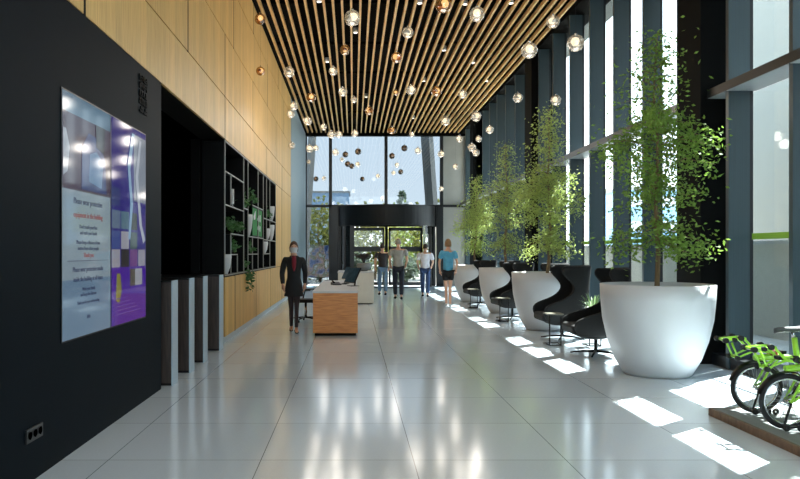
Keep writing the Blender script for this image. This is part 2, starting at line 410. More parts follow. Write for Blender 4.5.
building('glass_building', 30.5, 42, 80, 92, 8.5, M_bglass, 'low blue glass building far beyond the right windows', 3, 'Y', M_white)
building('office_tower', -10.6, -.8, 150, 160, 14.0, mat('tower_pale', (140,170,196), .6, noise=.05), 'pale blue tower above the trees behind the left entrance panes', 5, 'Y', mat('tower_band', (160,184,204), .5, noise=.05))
o = empty('garden_wall', (7.4, 22, -.02), label='low pale wall outside along the tall right windows', cat='wall')
MB().box(0, .3, -24, 20, 0, 1.66).build('wall_body', mat('garden_wall_paint', (205,203,196), .8, noise=.04), o); MB().box(-.04, .34, -24, 20, 1.66, 1.72).build('coping', M_white, o)
# leaning concrete columns outside the end windows
def lean(px0, py0, px1, py1, wpx, Y, label):
    p0 = PX(px0, py0, Y); p1 = PX(px1, py1, Y); d = (p1-p0)/(p1.z-p0.z)
    zb, zt = 0.0, 7.2; b0 = p0+d*(zb-p0.z); b1 = p0+d*(zt-p0.z); hw = wpx*Y/F/2
    o = empty('leaning_column', (b0.x, Y, -.02), label=label, cat='column', group='leaning concrete columns outside')
    m_ = MB(); a_ = Vector((b1.x-b0.x, 0, zt+.02))
    vs = []
    for z_, c_ in ((0, Vector((0,0,0))), (1, a_)):
        for dx, dy in ((-hw,0), (hw*.15,-.35), (hw,0), (hw*.15,.5)): vs.append((c_.x+dx, dy, c_.z))
    m_.add(vs, [(3,2,1,0),(4,5,6,7),(0,1,5,4),(1,2,6,5),(2,3,7,6),(3,0,4,7)])
    m_.build('shaft', M_conc, o); MB().box(-hw-.1, hw+.1, -.5, .6, 0, .06).build('base_plate', M_frame, o)
    return o
lean(308.3, 196, 312, 140, 8, 33.2, 'slightly leaning grey column outside the leftmost entrance pane')
lean(431.5, 204, 427, 138, 12.5, 33.2, 'slanted two-tone grey column outside the upper right entrance pane')
# planted trees and shrubs beyond the entrance
def bush(px, Y, h, wdt, label, m, n=900, seed=1, cone=False, leafs=.3, name='garden_tree'):
    rng = random.Random(seed); x = (px-VX)*Y/F
    o = empty(name, (x, Y, -.02), label=label, cat='tree' if name == 'garden_tree' else 'shrub', group='planting beyond the entrance')
    MB().tube([(0,0,0),(.05,0,h*.3),(0,0,h*.75)], [.1,.08,.03], 6).build('trunk', M_bark, o)
    f = MB()
    for i in range(n):
        if cone:
            t = rng.random()**1.4; r = wdt*(1-t)*(.75+.25*rng.random()); a = rng.random()*2*PI; z = h*(.1+.9*t)
            q = (r*math.cos(a), r*math.sin(a), z)
        else:
            u = Vector((rng.gauss(0,1), rng.gauss(0,1), rng.gauss(0,1))).normalized()*(.55+.5*rng.random())
            lump = 1+.22*math.sin(u.x*7+seed)*math.cos(u.z*6+u.y*5)
            q = (u.x*wdt*lump, u.y*wdt*lump, h*.55+u.z*h*.45*lump)
        f.leaf(q, leafs, leafs*.6, rng)
    f.build('foliage', m, o)
    return o
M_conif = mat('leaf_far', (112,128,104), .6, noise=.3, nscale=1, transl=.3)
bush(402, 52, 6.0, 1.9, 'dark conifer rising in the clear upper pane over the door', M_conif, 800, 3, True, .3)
specs = [(318, 39, 4.3, 1.3, M_leafy), (346, 44, 4.5, 1.3, M_leafy), (375, 39, 4.1, 1.3, M_leafy), (403, 44, 4.3, 1.3, M_leaf), (432, 39, 4.1, 1.3, M_leafy)]
blabs = ['yellow-green tree behind the narrow leftmost entrance pane', 'yellow-green tree behind the left post of the revolving door',
    'yellow-green tree seen through the left half of the revolving door',
    'green tree seen through the right half of the revolving door', 'yellow-green tree behind the right posts of the revolving door']
for i, (px, Y, h, wd_, m_) in enumerate(specs): bush(px, Y, h, wd_, blabs[i], m_, 1000, i+10)
for i, (px, Y, h, wd_, lb) in enumerate([(358, 35.6, 1.4, .7, 'low green shrub outside below the left revolving door wing'), (404, 35.8, 1.3, .8, 'low green shrub outside behind the man in grey'), (320, 36.2, 1.7, .7, 'low shrub outside the narrow leftmost entrance pane')]):
    bush(px, Y, h, wd_, lb, M_conif, 500, i+40, name='garden_shrub')
# a patchwork screen standing outside the left pane
M_patch = bpy.data.materials.new('patchwork'); M_patch.use_nodes = True; n = M_patch.node_tree; bs = n.nodes['Principled BSDF']
t = n.nodes.new('ShaderNodeTexCoord'); vo = n.nodes.new('ShaderNodeTexNoise'); vo.inputs['Scale'].default_value = 2.6; vo.inputs['Detail'].default_value = 2
r = n.nodes.new('ShaderNodeValToRGB'); r.color_ramp.interpolation = 'LINEAR'
for i, (p_, c_) in enumerate([(.36,(60,84,130)), (.44,(130,150,185)), (.5,(205,165,150)), (.56,(120,130,90)), (.64,(225,228,232))]):
    el = r.color_ramp.elements[i] if i < 2 else r.color_ramp.elements.new(p_)
    el.position = p_; el.color = lin(c_)
n.links.new(t.outputs['Object'], vo.inputs['Vector']); n.links.new(vo.outputs['Fac'], r.inputs[0]); n.links.new(r.outputs[0], bs.inputs['Base Color'])
o = empty('mural_panel', (ex(318), 34.6, -.02), label='mottled blue and brown panel outside the leftmost entrance pane', cat='panel')
MB().box(-1.1, .85, 0, .06, .3, 1.85).build('board', M_patch, o)
for x in (-1.0, .78): MB().box(x-.03, x+.03, .06, .12, 0, 1.85).build('post', M_frame, o)

# ================================================================== REVOLVING DOOR
dr = empty('door_1', (ex(386.5), YE, 0), kind='structure')
R = 2.1
def arc(r0, r1, a0, a1, z0, z1, n=24):
    m_ = MB(); vs = []
    for i in range(n+1):
        a_ = a0+(a1-a0)*i/n
        for r_, z_ in ((r0,z0),(r1,z0),(r1,z1),(r0,z1)): vs.append((r_*math.cos(a_), r_*math.sin(a_), z_))
    fs = []
    for i in range(n):
        for k in range(4): fs.append((i*4+k, i*4+(k+1) % 4, i*4+4+(k+1) % 4, i*4+4+k))
    fs += [(3,2,1,0), (n*4, n*4+1, n*4+2, n*4+3)]
    return m_.add(vs, fs, False)
M_head = mat('black_gloss', (7,8,10), .45, noise=.03, spec=.25)
arc(R-.06, R+.05, PI, 2*PI, 2.62, 3.49, 40).build('canopy_drum', M_head, dr)
arc(0.0, R, PI, 2*PI, 2.7, 2.78, 40).build('canopy_soffit', M_head, dr)
MB().box(-2.45, 2.45, -.08, .12, 2.62, 3.49).build('header', M_head, dr)
MB().box(-2.48, -2.12, -.25, .12, 0, 3.49).build('post', M_frame, dr)
MB().box(2.2, 2.48, -.2, .12, 0, 3.49).build('post', M_frame, dr)
arc(R-.02, R, PI, PI*1.24, .05, 2.62, 12).build('drum_glass', M_dglass, dr)
arc(R-.02, R, PI*1.76, 2*PI, .05, 2.62, 12).build('drum_glass', M_dglass, dr)
for a_, ww in ((1.0,.07),(1.08,.06),(1.16,.06),(1.24,.09),(1.76,.05),(1.84,.05),(1.92,.07),(1.985,.06)):
    x, y = R*math.cos(PI*a_), R*math.sin(PI*a_)
    MB().box(x-ww, x+ww, y-.04, y+.04, 0, 2.64).build('drum_post', M_frame if a_ != 1.76 else M_chrome, dr)
MB().lathe([(2.0,.0),(2.12,.0),(2.12,.035),(2.0,.035),(2.0,0)], n=48).build('floor_ring', M_frame, dr)
MB().tube([(0,0,0),(0,0,2.62)], .07, 12).build('shaft', M_frame, dr)
for s_ in (-1, 1):
    x0, x1 = (.09, 1.6) if s_ > 0 else (-1.6, -.09)
    m_ = MB(); yy = .02
    m_.box(x0, x1, yy-.03, yy+.03, 2.45, 2.6); m_.box(x0, x1, yy-.03, yy+.03, 1.52, 1.74); m_.box(x0, x1, yy-.03, yy+.03, .02, .16)
    m_.box(x0, x0+.09, yy-.03, yy+.03, .02, 2.6); m_.box(x1-.09, x1, yy-.03, yy+.03, .02, 2.6)
    wg = m_.build('wing', M_frame, dr)
    MB().box(x0+.05, x1-.05, yy-.005, yy+.005, .1, 2.5).build('wing_glass', M_dglass, wg)
MB().box(1.6, 2.12, -.04, .04, 2.3, 2.62).build('header_return', M_frame, dr)
MB().box(-2.12, -1.6, -.04, .04, 0, 2.62).build('side_leaf', M_frame, dr)

# ================================================================== LEFT WALL: screens, sign, socket, gates
RW = (PI/2, 0, PI/2)          # text facing +X, reading towards +Y
def E(c, k=.15): 
    key = 'screen_%d_%d_%d' % c
    return MATS.get(key) or emitmat(key, c, k)
def screen(y0, label):
    o = empty('display_screen', (XL-.024, y0, .84), label=label, cat='screen', group='tall screens on the dark wall')
    f_ = MB(); f_.box(.002, .03, 0, 1.035, 0, 1.85); f_.build('casing', M_blkmetal, o)
    return o
def patch(o, name, u0, u1, v0, v1, c, k=.15, lift=0):      # u along the wall, v up; the lit picture areas of a screen
    return MB().box(.030+lift, .0315+lift, .012+u0*1.011, .012+u1*1.011, .012+v0*1.826, .012+v1*1.826).build(name, E(c, k), o)
def blob(o, name, pts, c, lift, k=.15):
    vs = [(.0325+lift, .012+u*1.011, .012+v*1.826) for u, v in pts]; m_ = MB(); m_.add(vs, [tuple(range(len(vs)))])
    return m_.build(name, E(c, k), o)
s1 = screen(5.10, 'tall left screen with a pale notice and photo, on the dark wall')
patch(s1, 'picture', 0, 1, 0, 1, (158,178,192))
patch(s1, 'picture', 0, 1, .92, 1, (112,146,172), lift=.001)
patch(s1, 'picture', 0, 1, .61, .92, (84,64,88), lift=.001)
patch(s1, 'picture', 0, 1, .0, .24, (120,150,178), lift=.001)
blob(s1, 'picture', [(.35,.62),(.9,.62),(.86,.78),(.7,.86),(.5,.87),(.36,.8)], (70,84,140), .002)
blob(s1, 'picture', [(.5,.66),(.78,.64),(.82,.76),(.66,.8),(.52,.78)], (108,146,190), .003)
blob(s1, 'picture', [(.66,.82),(.84,.8),(.86,.92),(.64,.92)], (40,36,48), .004)
blob(s1, 'picture', [(0,.66),(.08,.68),(.12,.78),(.05,.85),(0,.85)], (180,190,205), .004)
M_ink = emitmat('ink_navy', (40,44,84), .2); M_inkr = emitmat('ink_red', (150,60,60), .2)
def tx(o, body, size, v, m_, w_=1.0): text_mesh('lettering', body, size, m_, o, (.0335, .52, v*1.85), RW, 'CENTER', w_)
tx(s1, 'Please wear protective', .066, .555, M_ink); tx(s1, 'equipment in the building', .06, .50, M_inkr)
tx(s1, 'Don\'t touch your face', .042, .455, M_ink); tx(s1, 'and wash your hands', .042, .43, M_ink)
tx(s1, 'Please keep a distance of two', .042, .39, M_ink); tx(s1, 'metres from other people', .042, .365, M_ink)
tx(s1, 'Thank you', .05, .335, M_inkr)
MB().box(.0335, .034, .1, .95, .59, .594).build('rule', M_ink, s1)
tx(s1, 'Please wear protective masks', .054, .275, M_ink); tx(s1, 'inside the building at all times', .052, .235, M_ink)
tx(s1, 'Wash your hands', .038, .195, M_ink); tx(s1, 'and keep the distance', .038, .172, M_ink); tx(s1, 'Thank you for your understanding', .034, .14, M_ink)
tx(s1, 'info', .05, .075, M_ink)
s2 = screen(6.14, 'tall right screen with a purple picture mosaic, on the dark wall')
patch(s2, 'picture', 0, 1, 0, 1, (50,34,140))
patch(s2, 'picture', .62, 1, .62, .97, (150,160,176), lift=.001)
patch(s2, 'picture', 0, 1, .0, .28, (84,36,170), lift=.001)
blob(s2, 'picture', [(.1,.12),(.2,.1),(.26,.17),(.22,.25),(.13,.25)], (150,150,70), .002)
blob(s2, 'picture', [(.55,.97),(.63,.97),(.5,.78),(.58,.6),(.5,.42),(.44,.42),(.5,.6),(.42,.8)], (150,190,225), .004)
blob(s2, 'picture', [(.78,.95),(.84,.95),(.74,.75),(.86,.5),(.98,.42),(.9,.4),(.78,.5),(.66,.75)], (200,210,225), .004)
rng = random.Random(5)
tiles = [(.25,.47,.7,(96,130,150)),(.0,.58,.5,(60,70,130)),(.5,.47,.6,(52,60,60)),(.25,.37,.45,(176,176,190)),(.0,.37,.5,(74,90,160)),(.5,.37,.5,(74,96,100)),
   (.0,.28,.5,(172,172,186)),(.25,.28,.5,(58,52,52)),(.5,.28,.5,(120,60,140)),(.75,.28,.5,(168,168,184)),(.5,.18,.5,(90,80,66)),(.75,.47,.5,(80,60,150)),(.65,.18,.5,(176,178,190)),(.0,.47,.5,(110,130,160))]
for i, (u, v, k_, c_) in enumerate(tiles):
    patch(s2, 'picture', u, u+.22, v, v+.088, c_, lift=.0012+.0002*i)
for i in range(5): MB().box(.0355, .0358, .05, .85-.1*i, .10+.035*i, .108+.035*i).build('rule', E((120,90,180)), s2)
# raised dark sign characters high on the wall
sg = empty('raised_sign', (XL, 7.06, 2.88), label='black raised sign strokes high on the dark wall near the oak edge', cat='sign')
st = [[(0,0,.09,.02),(.0,0,.02,.09),(.07,0,.09,.09),(0,.04,.09,.055)], [(0,0,.02,.09),(.07,0,.09,.09),(.03,.03,.06,.06),(0,.075,.09,.09)], [(0,0,.02,.09),(0,0,.09,.02),(.05,.02,.07,.09)], [(0,0,.02,.09),(.04,.0,.055,.09),(.07,.0,.09,.09)], [(0,0,.09,.03),(.03,.05,.09,.09)]]
for i, row in enumerate(st):
    for c_ in (0, 1):
        m_ = MB()
        for a0, b0, a1, b1 in row: m_.box(.001, .012, a0*1.3+c_*.14-.1, a1*1.3+c_*.14-.1, (4-i)*.078+b0*.66, (4-i)*.078+b1*.66)
        m_.build('raised_character', M_black, sg)
# socket plate
yk = 710*2.1/(353-33); zk = EYE-(433-252)*yk/F
so_ = empty('socket_plate', (XL, yk, zk), label='black triple socket plate low on the dark wall', cat='socket')
MB().box(.001, .014, -.12, .12, -.045, .045).build('plate', mat('socket_black', (26,27,29), .35, noise=.03), so_)
for d in (-.075, 0, .075): MB().lathe([(0,0),(.024,0),(.026,.003)], n=16).build('socket', M_void, so_)
for i, ch in enumerate([c for c in bpy.data.objects if c.parent == so_ and c.name.startswith('socket')]):
    ch.rotation_euler = (0, PI/2, 0); ch.location = (.0155, (-.075,0,.075)[i], 0)
# speed gates
glab = ['nearest of the four dark gate pedestals, beside the dark wall end', 'second nearest dark gate pedestal with steel end', 'third nearest dark gate pedestal with steel end', 'farthest gate pedestal with a black slot, beside the shelving']
for i, (px, by, h, tt) in enumerate([(7.95,0,1.16,.24),(8.8,0,1.155,.24),(9.62,0,1.15,.25),(10.78,0,1.13,.29)]):
    Y = px; x = -2.02
    o = empty('speed_gate', (x, Y+tt/2, 0), label=glab[i], cat='gate', group='speed gates in the dark alcove')
    MB().box(-1.3, -.012, -tt/2, tt/2, .03, h).build('cabinet', M_dwood, o)
    MB().box(-.012, 0, -tt/2-.004, tt/2+.004, 0, h+.02).build('end_cap', M_steel, o)
    MB().box(-1.3, -.012, -tt/2-.005, tt/2+.005, h, h+.02).build('top_plate', M_blkmetal, o)
    MB().box(-1.28, -.013, -tt/2+.02, tt/2-.02, 0, .03).build('plinth', M_blkmetal, o)
    if i == 3: MB().box(-.34, -.2, -tt/2-.006, -tt/2, .28, 1.05).build('slot', M_void, o)
    else: MB().box(-.5, -.2, -tt/2-.004, -tt/2, .85, 1.0).build('reader', M_black, o)

# ================================================================== SHELVING WITH PLANTS
M_shelf = mat('shelf_black', (4,4,5), .6, noise=.03, spec=.12)
M_edge = mat('shelf_edge', (138,136,130), .45, noise=.04)
sh = empty('plant_shelving', (XL, 11.62, 1.1), label='black built-in shelving with thin pale edges and plants, in the oak wall', cat='shelving')
LZ = 2.24; LY = 7.7; D = .34
m_ = MB(); m_.box(-D-.03, -D, 0, LY, 0, LZ).build('back_panel', M_shelf, sh)
def board(y0, y1, z0, z1):
    MB().box(-D, -.01, y0, y1, z0, z1).build('board', M_shelf, sh); MB().box(-.01, .006, y0, y1, z0, z1).build('edge_strip', M_edge, sh)
def vert(y, z0, z1): board(y-.013, y+.013, z0-1.1, z1-1.1)
def hor(z, y0, y1): board(y0, y1, z-1.1-.010, z-1.1+.010)
V = lambda px: 710*2.09/(353-px)-11.62
hor(1.113, 0, LY); hor(3.325, 0, LY); vert(.02+0, 1.13, 3.31); vert(LY-.02, 1.13, 3.31)
for px in (244.3, 248.6, 258.6, 263.8, 270.3): vert(V(px), 1.13, 3.31)
hor(2.83, .04, V(244.3)-.02); hor(2.28, .04, V(244.3)-.02); hor(1.815, V(231.5), V(244.3)-.02); hor(1.815, V(248.6)+.02, V(264)-.02)
vert(V(231.5), 1.13, 1.8); vert(V(231.5), 2.3, 2.81); vert(V(238), 1.13, 1.44); vert(V(253), 1.13, 1.8); vert(V(267), 1.8, 3.31)
hor(1.455, V(231.5)+.02, V(238)); hor(1.455, V(248.6)+.02, V(258.6)-.02); hor(1.455, V(264)+.02, V(270.3)-.02)
hor(2.48, V(253), V(263.5)-.02); hor(1.79, V(264)+.02, LY-.04); hor(2.3, V(264)+.02, LY-.04)
def shelf_plant(px, z, h, wdt, label, seed, trail=False, name='potted_plant', n=110):
    rng = random.Random(seed); Y = 710*2.09/(353-px)
    o = empty(name, (XL-.09, Y, z), label=label, cat='plant', group='plants on the wall shelving')
    MB().lathe([(0,0),(.055,0),(.075,.10),(.07,.10),(.05,.03)], n=16).build('pot', M_shelf, o)
    f = MB()
    for i in range(n):
        a = rng.random()*2*PI; q = rng.random()**.6
        if trail and rng.random() < .6: p_ = Vector((.14+.06*rng.random(), (rng.random()-.5)*wdt*.8, .05-rng.random()*h))
        else: p_ = Vector((.12*q*math.cos(a)+.02, wdt*.5*q*math.sin(a), .08+h*.55*rng.random()*(1.2-q)))
        f.leaf(p_, .1, .05, rng, .3)
    for i in range(5):
        f.tube([(0,0,.06),(.05*math.cos(i*1.3), wdt*.3*math.sin(i*1.3), .08+h*.35)], .003, 4)
    f.build('foliage', M_leafd, o); return o
shelf_plant(233.5, 2.295, .28, .5, 'small green plant left of the white candle on the shelving', 1, n=20) if False else None
shelf_plant(233.6, 1.835, .42, .75, 'dark leafy plant on the left third shelf above the short board', 2)
shelf_plant(241.2, 1.835, .34, .4, 'dark green plant right of the large leafy one on the left shelf', 3)
shelf_plant(235, 1.47, .32, .6, 'dark plant in the low left shelf compartment', 4)
shelf_plant(246.4, 2.36-.0, .42, .5, 'bright green plant high in the narrow shelf slot left of the moss picture', 5)
shelf_plant(254.6, 2.495, .5, .9, 'green plant standing above the moss picture', 6)
shelf_plant(252, 1.47, .36, .7, 'dark plant under the moss picture', 7)
shelf_plant(246.6, 1.13, .42, .5, 'trailing dark plant hanging over the lower shelf edge', 8, True)
shelf_plant(268.5, 2.32, .4, .6, 'dark green plant at the upper right end of the shelving', 9)
hor(2.345, V(244.3)+.02, V(248.6)-.02)
def bowl(px, z, r, h, label):
    Y = 710*2.09/(353-px); o = empty('shelf_vase', (XL-.05, Y, z), label=label, cat='vase', group='white vases on the shelving')
    MB().lathe([(0,0),(r*.45,0),(r*.8,h*.35),(r,h*.85),(r*.98,h),(r*.9,h),(r*.85,h*.6),(0,h*.3)], n=24).build('vessel', M_white, o)
    MB().lathe([(r*.92,0),(r*1.0,0),(r*1.0,.012),(r*.92,.012),(r*.92,0)], (0,0,h), 24).build('rim', M_white, o)
    return o
bowl(228, 1.13, .12, .32, 'white vase in the lowest left compartment of the shelving')
bowl(250.7, 1.835, .10, .42, 'white vase just left of the moss picture')
bowl(266, 1.47, .11, .27, 'white vase under the right end of the moss picture')
bowl(268.8, 1.81, .10, .26, 'white vase in the right compartment beside the moss picture')
bowl(272.6, 1.81, .11, .38, 'white vase at the far right end of the shelving, middle height')
bowl(273.2, 2.32, .10, .36, 'white vase at the far right end of the shelving, upper shelf')
o = empty('candle_holder', (XL-.06, 12.72, 2.295), label='slim white candle in a stand on the second left shelf', cat='candle')
MB().lathe([(0,0),(.05,0),(.05,.01),(.012,.02),(.012,.06),(.03,.07),(0,.07)], n=16).build('stand', M_chrome, o); MB().lathe([(.028,.07),(.028,.33),(0,.335)], n=16).build('candle', M_white, o)
y0_, y1_ = 710*2.09/(353-253.2), 710*2.09/(353-263.4)
mp_ = empty('moss_picture', (XL-.02, (y0_+y1_)/2, 1.835), label='framed green moss picture with white marks on the shelving', cat='picture')
hw = (y1_-y0_)/2
MB().box(-.05, 0, -hw, hw, 0, .63).build('board', mat('moss_green', (30,118,52), .8, noise=.35, nscale=30, bump=.4), mp_)
m_ = MB(); 
for a_ in ((-hw,hw,0,.02),(-hw,hw,.61,.63)): m_.box(-.05,.012,a_[0],a_[1],a_[2],a_[3])
m_.box(-.05,.012,-hw,-hw+.02,.02,.61); m_.box(-.05,.012,hw-.02,hw,.02,.61); m_.build('frame', M_shelf, mp_)
for pts in ([(-.7,.35),(-.45,.37),(-.4,.55),(-.55,.5),(-.75,.42)], [(-.05,.36),(.2,.34),(.25,.45),(.1,.5),(0,.44)], [(-.05,.16),(.15,.14),(.3,.18),(.2,.27),(0,.25)], [(.4,.36),(.55,.34),(.55,.5),(.42,.5)], [(.4,.14),(.5,.12),(.55,.24),(.42,.26)]):
    m_ = MB(); vs = [(.004, u*hw, v) for u, v in pts]+[(.012, u*hw, v) for u, v in pts]; k_ = len(pts)
    m_.add(vs, [tuple(range(k_)), tuple(range(2*k_-1, k_-1, -1))]+[(i, (i+1) % k_, k_+(i+1) % k_, k_+i) for i in range(k_)]); m_.build('white_mark', M_white, mp_)

# ================================================================== RECEPTION
d = empty('reception_desk', (-.315, 12.7, 0), label='long wood-fronted reception desk with pale top, nearest desk', cat='desk')
MB().box(-.40, .40, 0, .04, .05, .765).build('front_panel', M_desk, d, )
MB().box(-.40, -.37, .04, 4.8, .05, .765).build('side_panel', M_desk, d); MB().box(.37, .40, .04, 4.8, .05, .765).build('side_panel', M_desk, d)
MB().box(-.37, .37, 4.76, 4.8, .05, .765).build('back_panel', M_desk, d)
MB().box(-.41, .41, -.01, 4.81, .765, .80).build('worktop', M_white, d)
MB().box(-.37, .37, .03, 4.77, 0, .05).build('plinth', M_black, d)
d = empty('white_counter', (.12, 20.4, 0), label='cream white block counter behind the wooden desk', cat='counter')
MB().box(-.55, .48, 0, 1.6, .03, .90).build('body', M_cream, d); MB().box(-.56, .49, -.01, 1.61, .90, .935).build('top', M_white, d); MB().box(-.5, .44, .04, 1.5, 0, .03).build('plinth', M_black, d)
# tilted monitor, keyboard, phone, tablets on the desk
def monitor(name, x, y, rz, w_, h_, label, tilt=-.45, zt=.80):
    o = empty(name, (x, y, zt), rz, label=label, cat='monitor')
    MB().box(-.11, .11, -.09, .09, 0, .012).build('base', M_blkmetal, o, .003)
    MB().tube([(0,.03,.01),(0,.05,.12),(0,.02,.20)], .018, 8).build('stand', M_blkmetal, o)
    c, s = math.cos(tilt), math.sin(tilt)
    p_ = MB().box(-w_/2, w_/2, -.02, .012, -h_/2, h_/2).build('casing', M_blkmetal, o, .004); p_.location = (0,-.01,.22); p_.rotation_euler = (tilt,0,0)
    q_ = MB().box(-w_/2+.012, w_/2-.012, -.0225, -.020, -h_/2+.012, h_/2-.012).build('screen', mat('screen_glass', (60,86,104), .12, noise=.25, nscale=12), p_)
    return o
monitor('touch_monitor', .005, 14.6, -1.15, .5, .34, 'tilted dark touch monitor on the wooden desk')
monitor('small_monitor', -.08, 16.2, -1.0, .4, .3, 'smaller dark monitor behind the tilted one on the wooden desk')
o = empty('desk_phone', (-.36, 15.1, .80), .3, label='low black desk phone on the wooden desk', cat='phone')
MB().add([(-.09,-.1,0),(.09,-.1,0),(.09,.1,0),(-.09,.1,0),(-.09,-.1,.02),(.09,-.1,.02),(.09,.1,.06),(-.09,.1,.06)], [(0,3,2,1),(4,5,6,7),(0,1,5,4),(1,2,6,5),(2,3,7,6),(3,0,4,7)]).build('body', M_blkmetal, o)
MB().tube([(-.06,-.07,.05),(-.065,-.05,.062),(-.065,.06,.085),(-.06,.09,.08)], .017, 8).build('handset', M_black, o)
o = empty('keyboard', (-.17, 15.5, .80), 1.4, label='thin black keyboard lying on the wooden desk', cat='keyboard')
kb = MB().box(-.2,.2,-.065,.065,0,.014).build('tray', M_blkmetal, o, .003)
k_ = MB()
for i in range(12):
    for j in range(4): k_.box(-.19+i*.032,-.19+i*.032+.026,-.055+j*.029,-.055+j*.029+.023,.014,.019)
k_.build('keys', M_black, o)
# flower bowl on the white counter
o = empty('flower_bowl', (.32, 21.0, .935), label='grey bowl of dark flowers on the cream counter', cat='vase')
MB().lathe([(0,0),(.11,0),(.2,.1),(.22,.2),(.19,.24),(.17,.22),(0,.2)], n=20).build('bowl', mat('bowl_grey', (120,124,128), .4, noise=.05), o)
f = MB(); rng = random.Random(3)
for i in range(9):
    a = i*2.4; e_ = (.22*math.cos(a)*(.4+.1*(i%3)), .16*math.sin(a), .42+.05*(i % 3)); f.tube([(0,0,.2),(e_[0]*.5,e_[1]*.5,.33),e_], .008, 5)
for i in range(260): 
    a = rng.random()*2*PI; q = rng.random()**.5; f.leaf((.24*q*math.cos(a)-.02, .2*q*math.sin(a), .44+rng.gauss(0,.035)), .07, .045, rng)
f.build('flowers', mat('dark_flower', (44,34,42), .7, noise=.4, nscale=20), o)

# office chair beside the desk
def office_chair(x, y, rz, label):
    o = empty('office_chair', (x, y, 0), rz, label=label, cat='chair')
    for k in range(5):
        a = k*2*PI/5+.3; l_ = MB().tube([(0,0,.1),(.16*math.cos(a),.16*math.sin(a),.09),(.3*math.cos(a),.3*math.sin(a),.075)], [.022,.018,.012], 6).build('base_leg', M_blkmetal, o)
        MB().torus((.3*math.cos(a),.3*math.sin(a),.032), .018, .014, 'Y', 14, 6).build('castor', M_rubber, l_)
    MB().tube([(0,0,.08),(0,0,.42)], .025, 10).build('column', M_chrome, o)
    MB().box(-.23,.23,-.23,.23,.42,.49).build('seat', M_fabric, o, .02)
    MB().tube([(0,.2,.44),(0,.29,.5),(0,.3,.62)], .02, 8).build('back_stem', M_blkmetal, o)
    bk = MB(); vs = []; n1 = 9
    for j in range(7):
        z = .55+.09*j*1.0; ww = .21-.012*abs(j-2)
        for i in range(n1):
            u = -1+2*i/(n1-1); vs.append((u*ww, .29-.06*u*u*1.0-.02*j*(-1)*.6, z))
    k_ = len(vs); vs += [(v[0], v[1]+.035, v[2]) for v in vs]; fs = []
    for j in range(6):
        for i in range(n1-1):
            a_ = j*n1+i; fs += [(a_, a_+1, a_+n1+1, a_+n1), (k_+a_, k_+a_+n1, k_+a_+n1+1, k_+a_+1)]
    for i in range(n1-1): fs += [(i, k_+i, k_+i+1, i+1), (6*n1+i, 6*n1+i+1, k_+6*n1+i+1, k_+6*n1+i)]
    for j in range(6): fs += [(j*n1, (j+1)*n1, k_+(j+1)*n1, k_+j*n1), (j*n1+n1-1, k_+j*n1+n1-1, k_+(j+1)*n1+n1-1, (j+1)*n1+n1-1)]
    bk.add(vs, fs, True); bk.build('backrest', M_fabric, o)
    for s in (-1, 1): MB().tube([(s*.22,.1,.44),(s*.27,.1,.5),(s*.27,.05,.68),(s*.27,-.15,.69)], .016, 8).build('armrest', M_blkmetal, o)
    return o
office_chair(-1.02, 15.3, PI*.5-.1, 'black office swivel chair at the left side of the wooden desk')

# ================================================================== POTTED TREES
def potted_tree(x, y, h, label, seed, leaves=5200, cut=.42, droop=.3, lw=.62, lm=None):
    rng = random.Random(seed)
    o = empty('potted_tree', (x, y, 0), label=label, cat='tree', group='trees in big white planters by the windows')
    MB().lathe([(0,.0),(.375,.0),(.40,.02),(.50,.2),(.58,.43),(.635,.68),(.657,.92),(.665,1.105),(.64,1.108),(.63,1.0),(.61,.95)], n=72).build('planter', M_white, o)
    MB().lathe([(.625,1.0),(.3,1.03),(0,1.04)], n=40).build('soil', M_soil, o)
    trk = [(0,0,1.0)]; nx = ny = 0
    for i in range(1, 13):
        nx += rng.gauss(0,.018); ny += rng.gauss(0,.018); trk.append((nx, ny, 1.0+(h-1.0)*i/12))
    trk[0] = (0,0,.98)
    MB().tube(trk, [.034-.0024*i for i in range(13)], 8).build('trunk', M_bark, o)
    br = MB(); f = MB()
    nb = 58
    per = leaves//nb
    for i in range(nb):
        t = (i+.5)/nb; z = 1.62+(h-1.62)*t
        zi = (z-1.0)/(h-1.0)*12; a0 = trk[min(12, int(zi))]
        prof = lw*(1.08-1.0*(max(0,(t-cut))/(1-cut))**.6)*(.74+.5*min(1,t/.3))*(1+.22*math.sin(t*17+seed))*(.55+.55*rng.random())
        a = i*2.399+rng.gauss(0,.3); L = max(.1, min(prof, .74)); rise = .22*L+rng.gauss(0,.03)
        if t < .15: rise = -.25*L
        p0 = Vector((a0[0], a0[1], z)); dr_ = Vector((math.cos(a), math.sin(a), 0))
        pts = [p0, p0+dr_*L*.5+Vector((0,0,rise)), p0+dr_*L+Vector((0,0,rise-droop*L*.5))]
        br.tube(pts, [.008,.005,.002], 4)
        cnt = int(per*(.35+.9*(L/lw))*(1 if t < cut+.12 else .42))
        for q in range(cnt):
            u = rng.random()**.65; c_ = pts[0].lerp(pts[1], min(1,u*2)) if u < .5 else pts[1].lerp(pts[2], u*2-1)
            sp_ = .05+.10*u
            c_ = c_+Vector((rng.gauss(0,sp_), rng.gauss(0,sp_), rng.gauss(-.02,sp_*.62)))
            if (Vector((c_.x, c_.y, 0))).length > .80: continue
            f.leaf(c_, .07*(.6+.5*rng.random()), .03, rng, .35)
    br.build('branches', M_bark, o); f.build('foliage', lm or M_leaf, o)
    return o
M_leafg = mat('leaf_green', (118,150,62), .5, noise=.3, nscale=3, transl=.45)
potted_tree(3.742, 8.75, 4.2, 'nearest leafy tree in the largest-looking white planter, by the black column', 1, 8600, cut=.5, lm=M_leafg)
potted_tree(3.76, 13.8, 4.25, 'second tree from the front, in the white planter behind the near wing chair', 2, 9500, cut=.4, lw=.62)
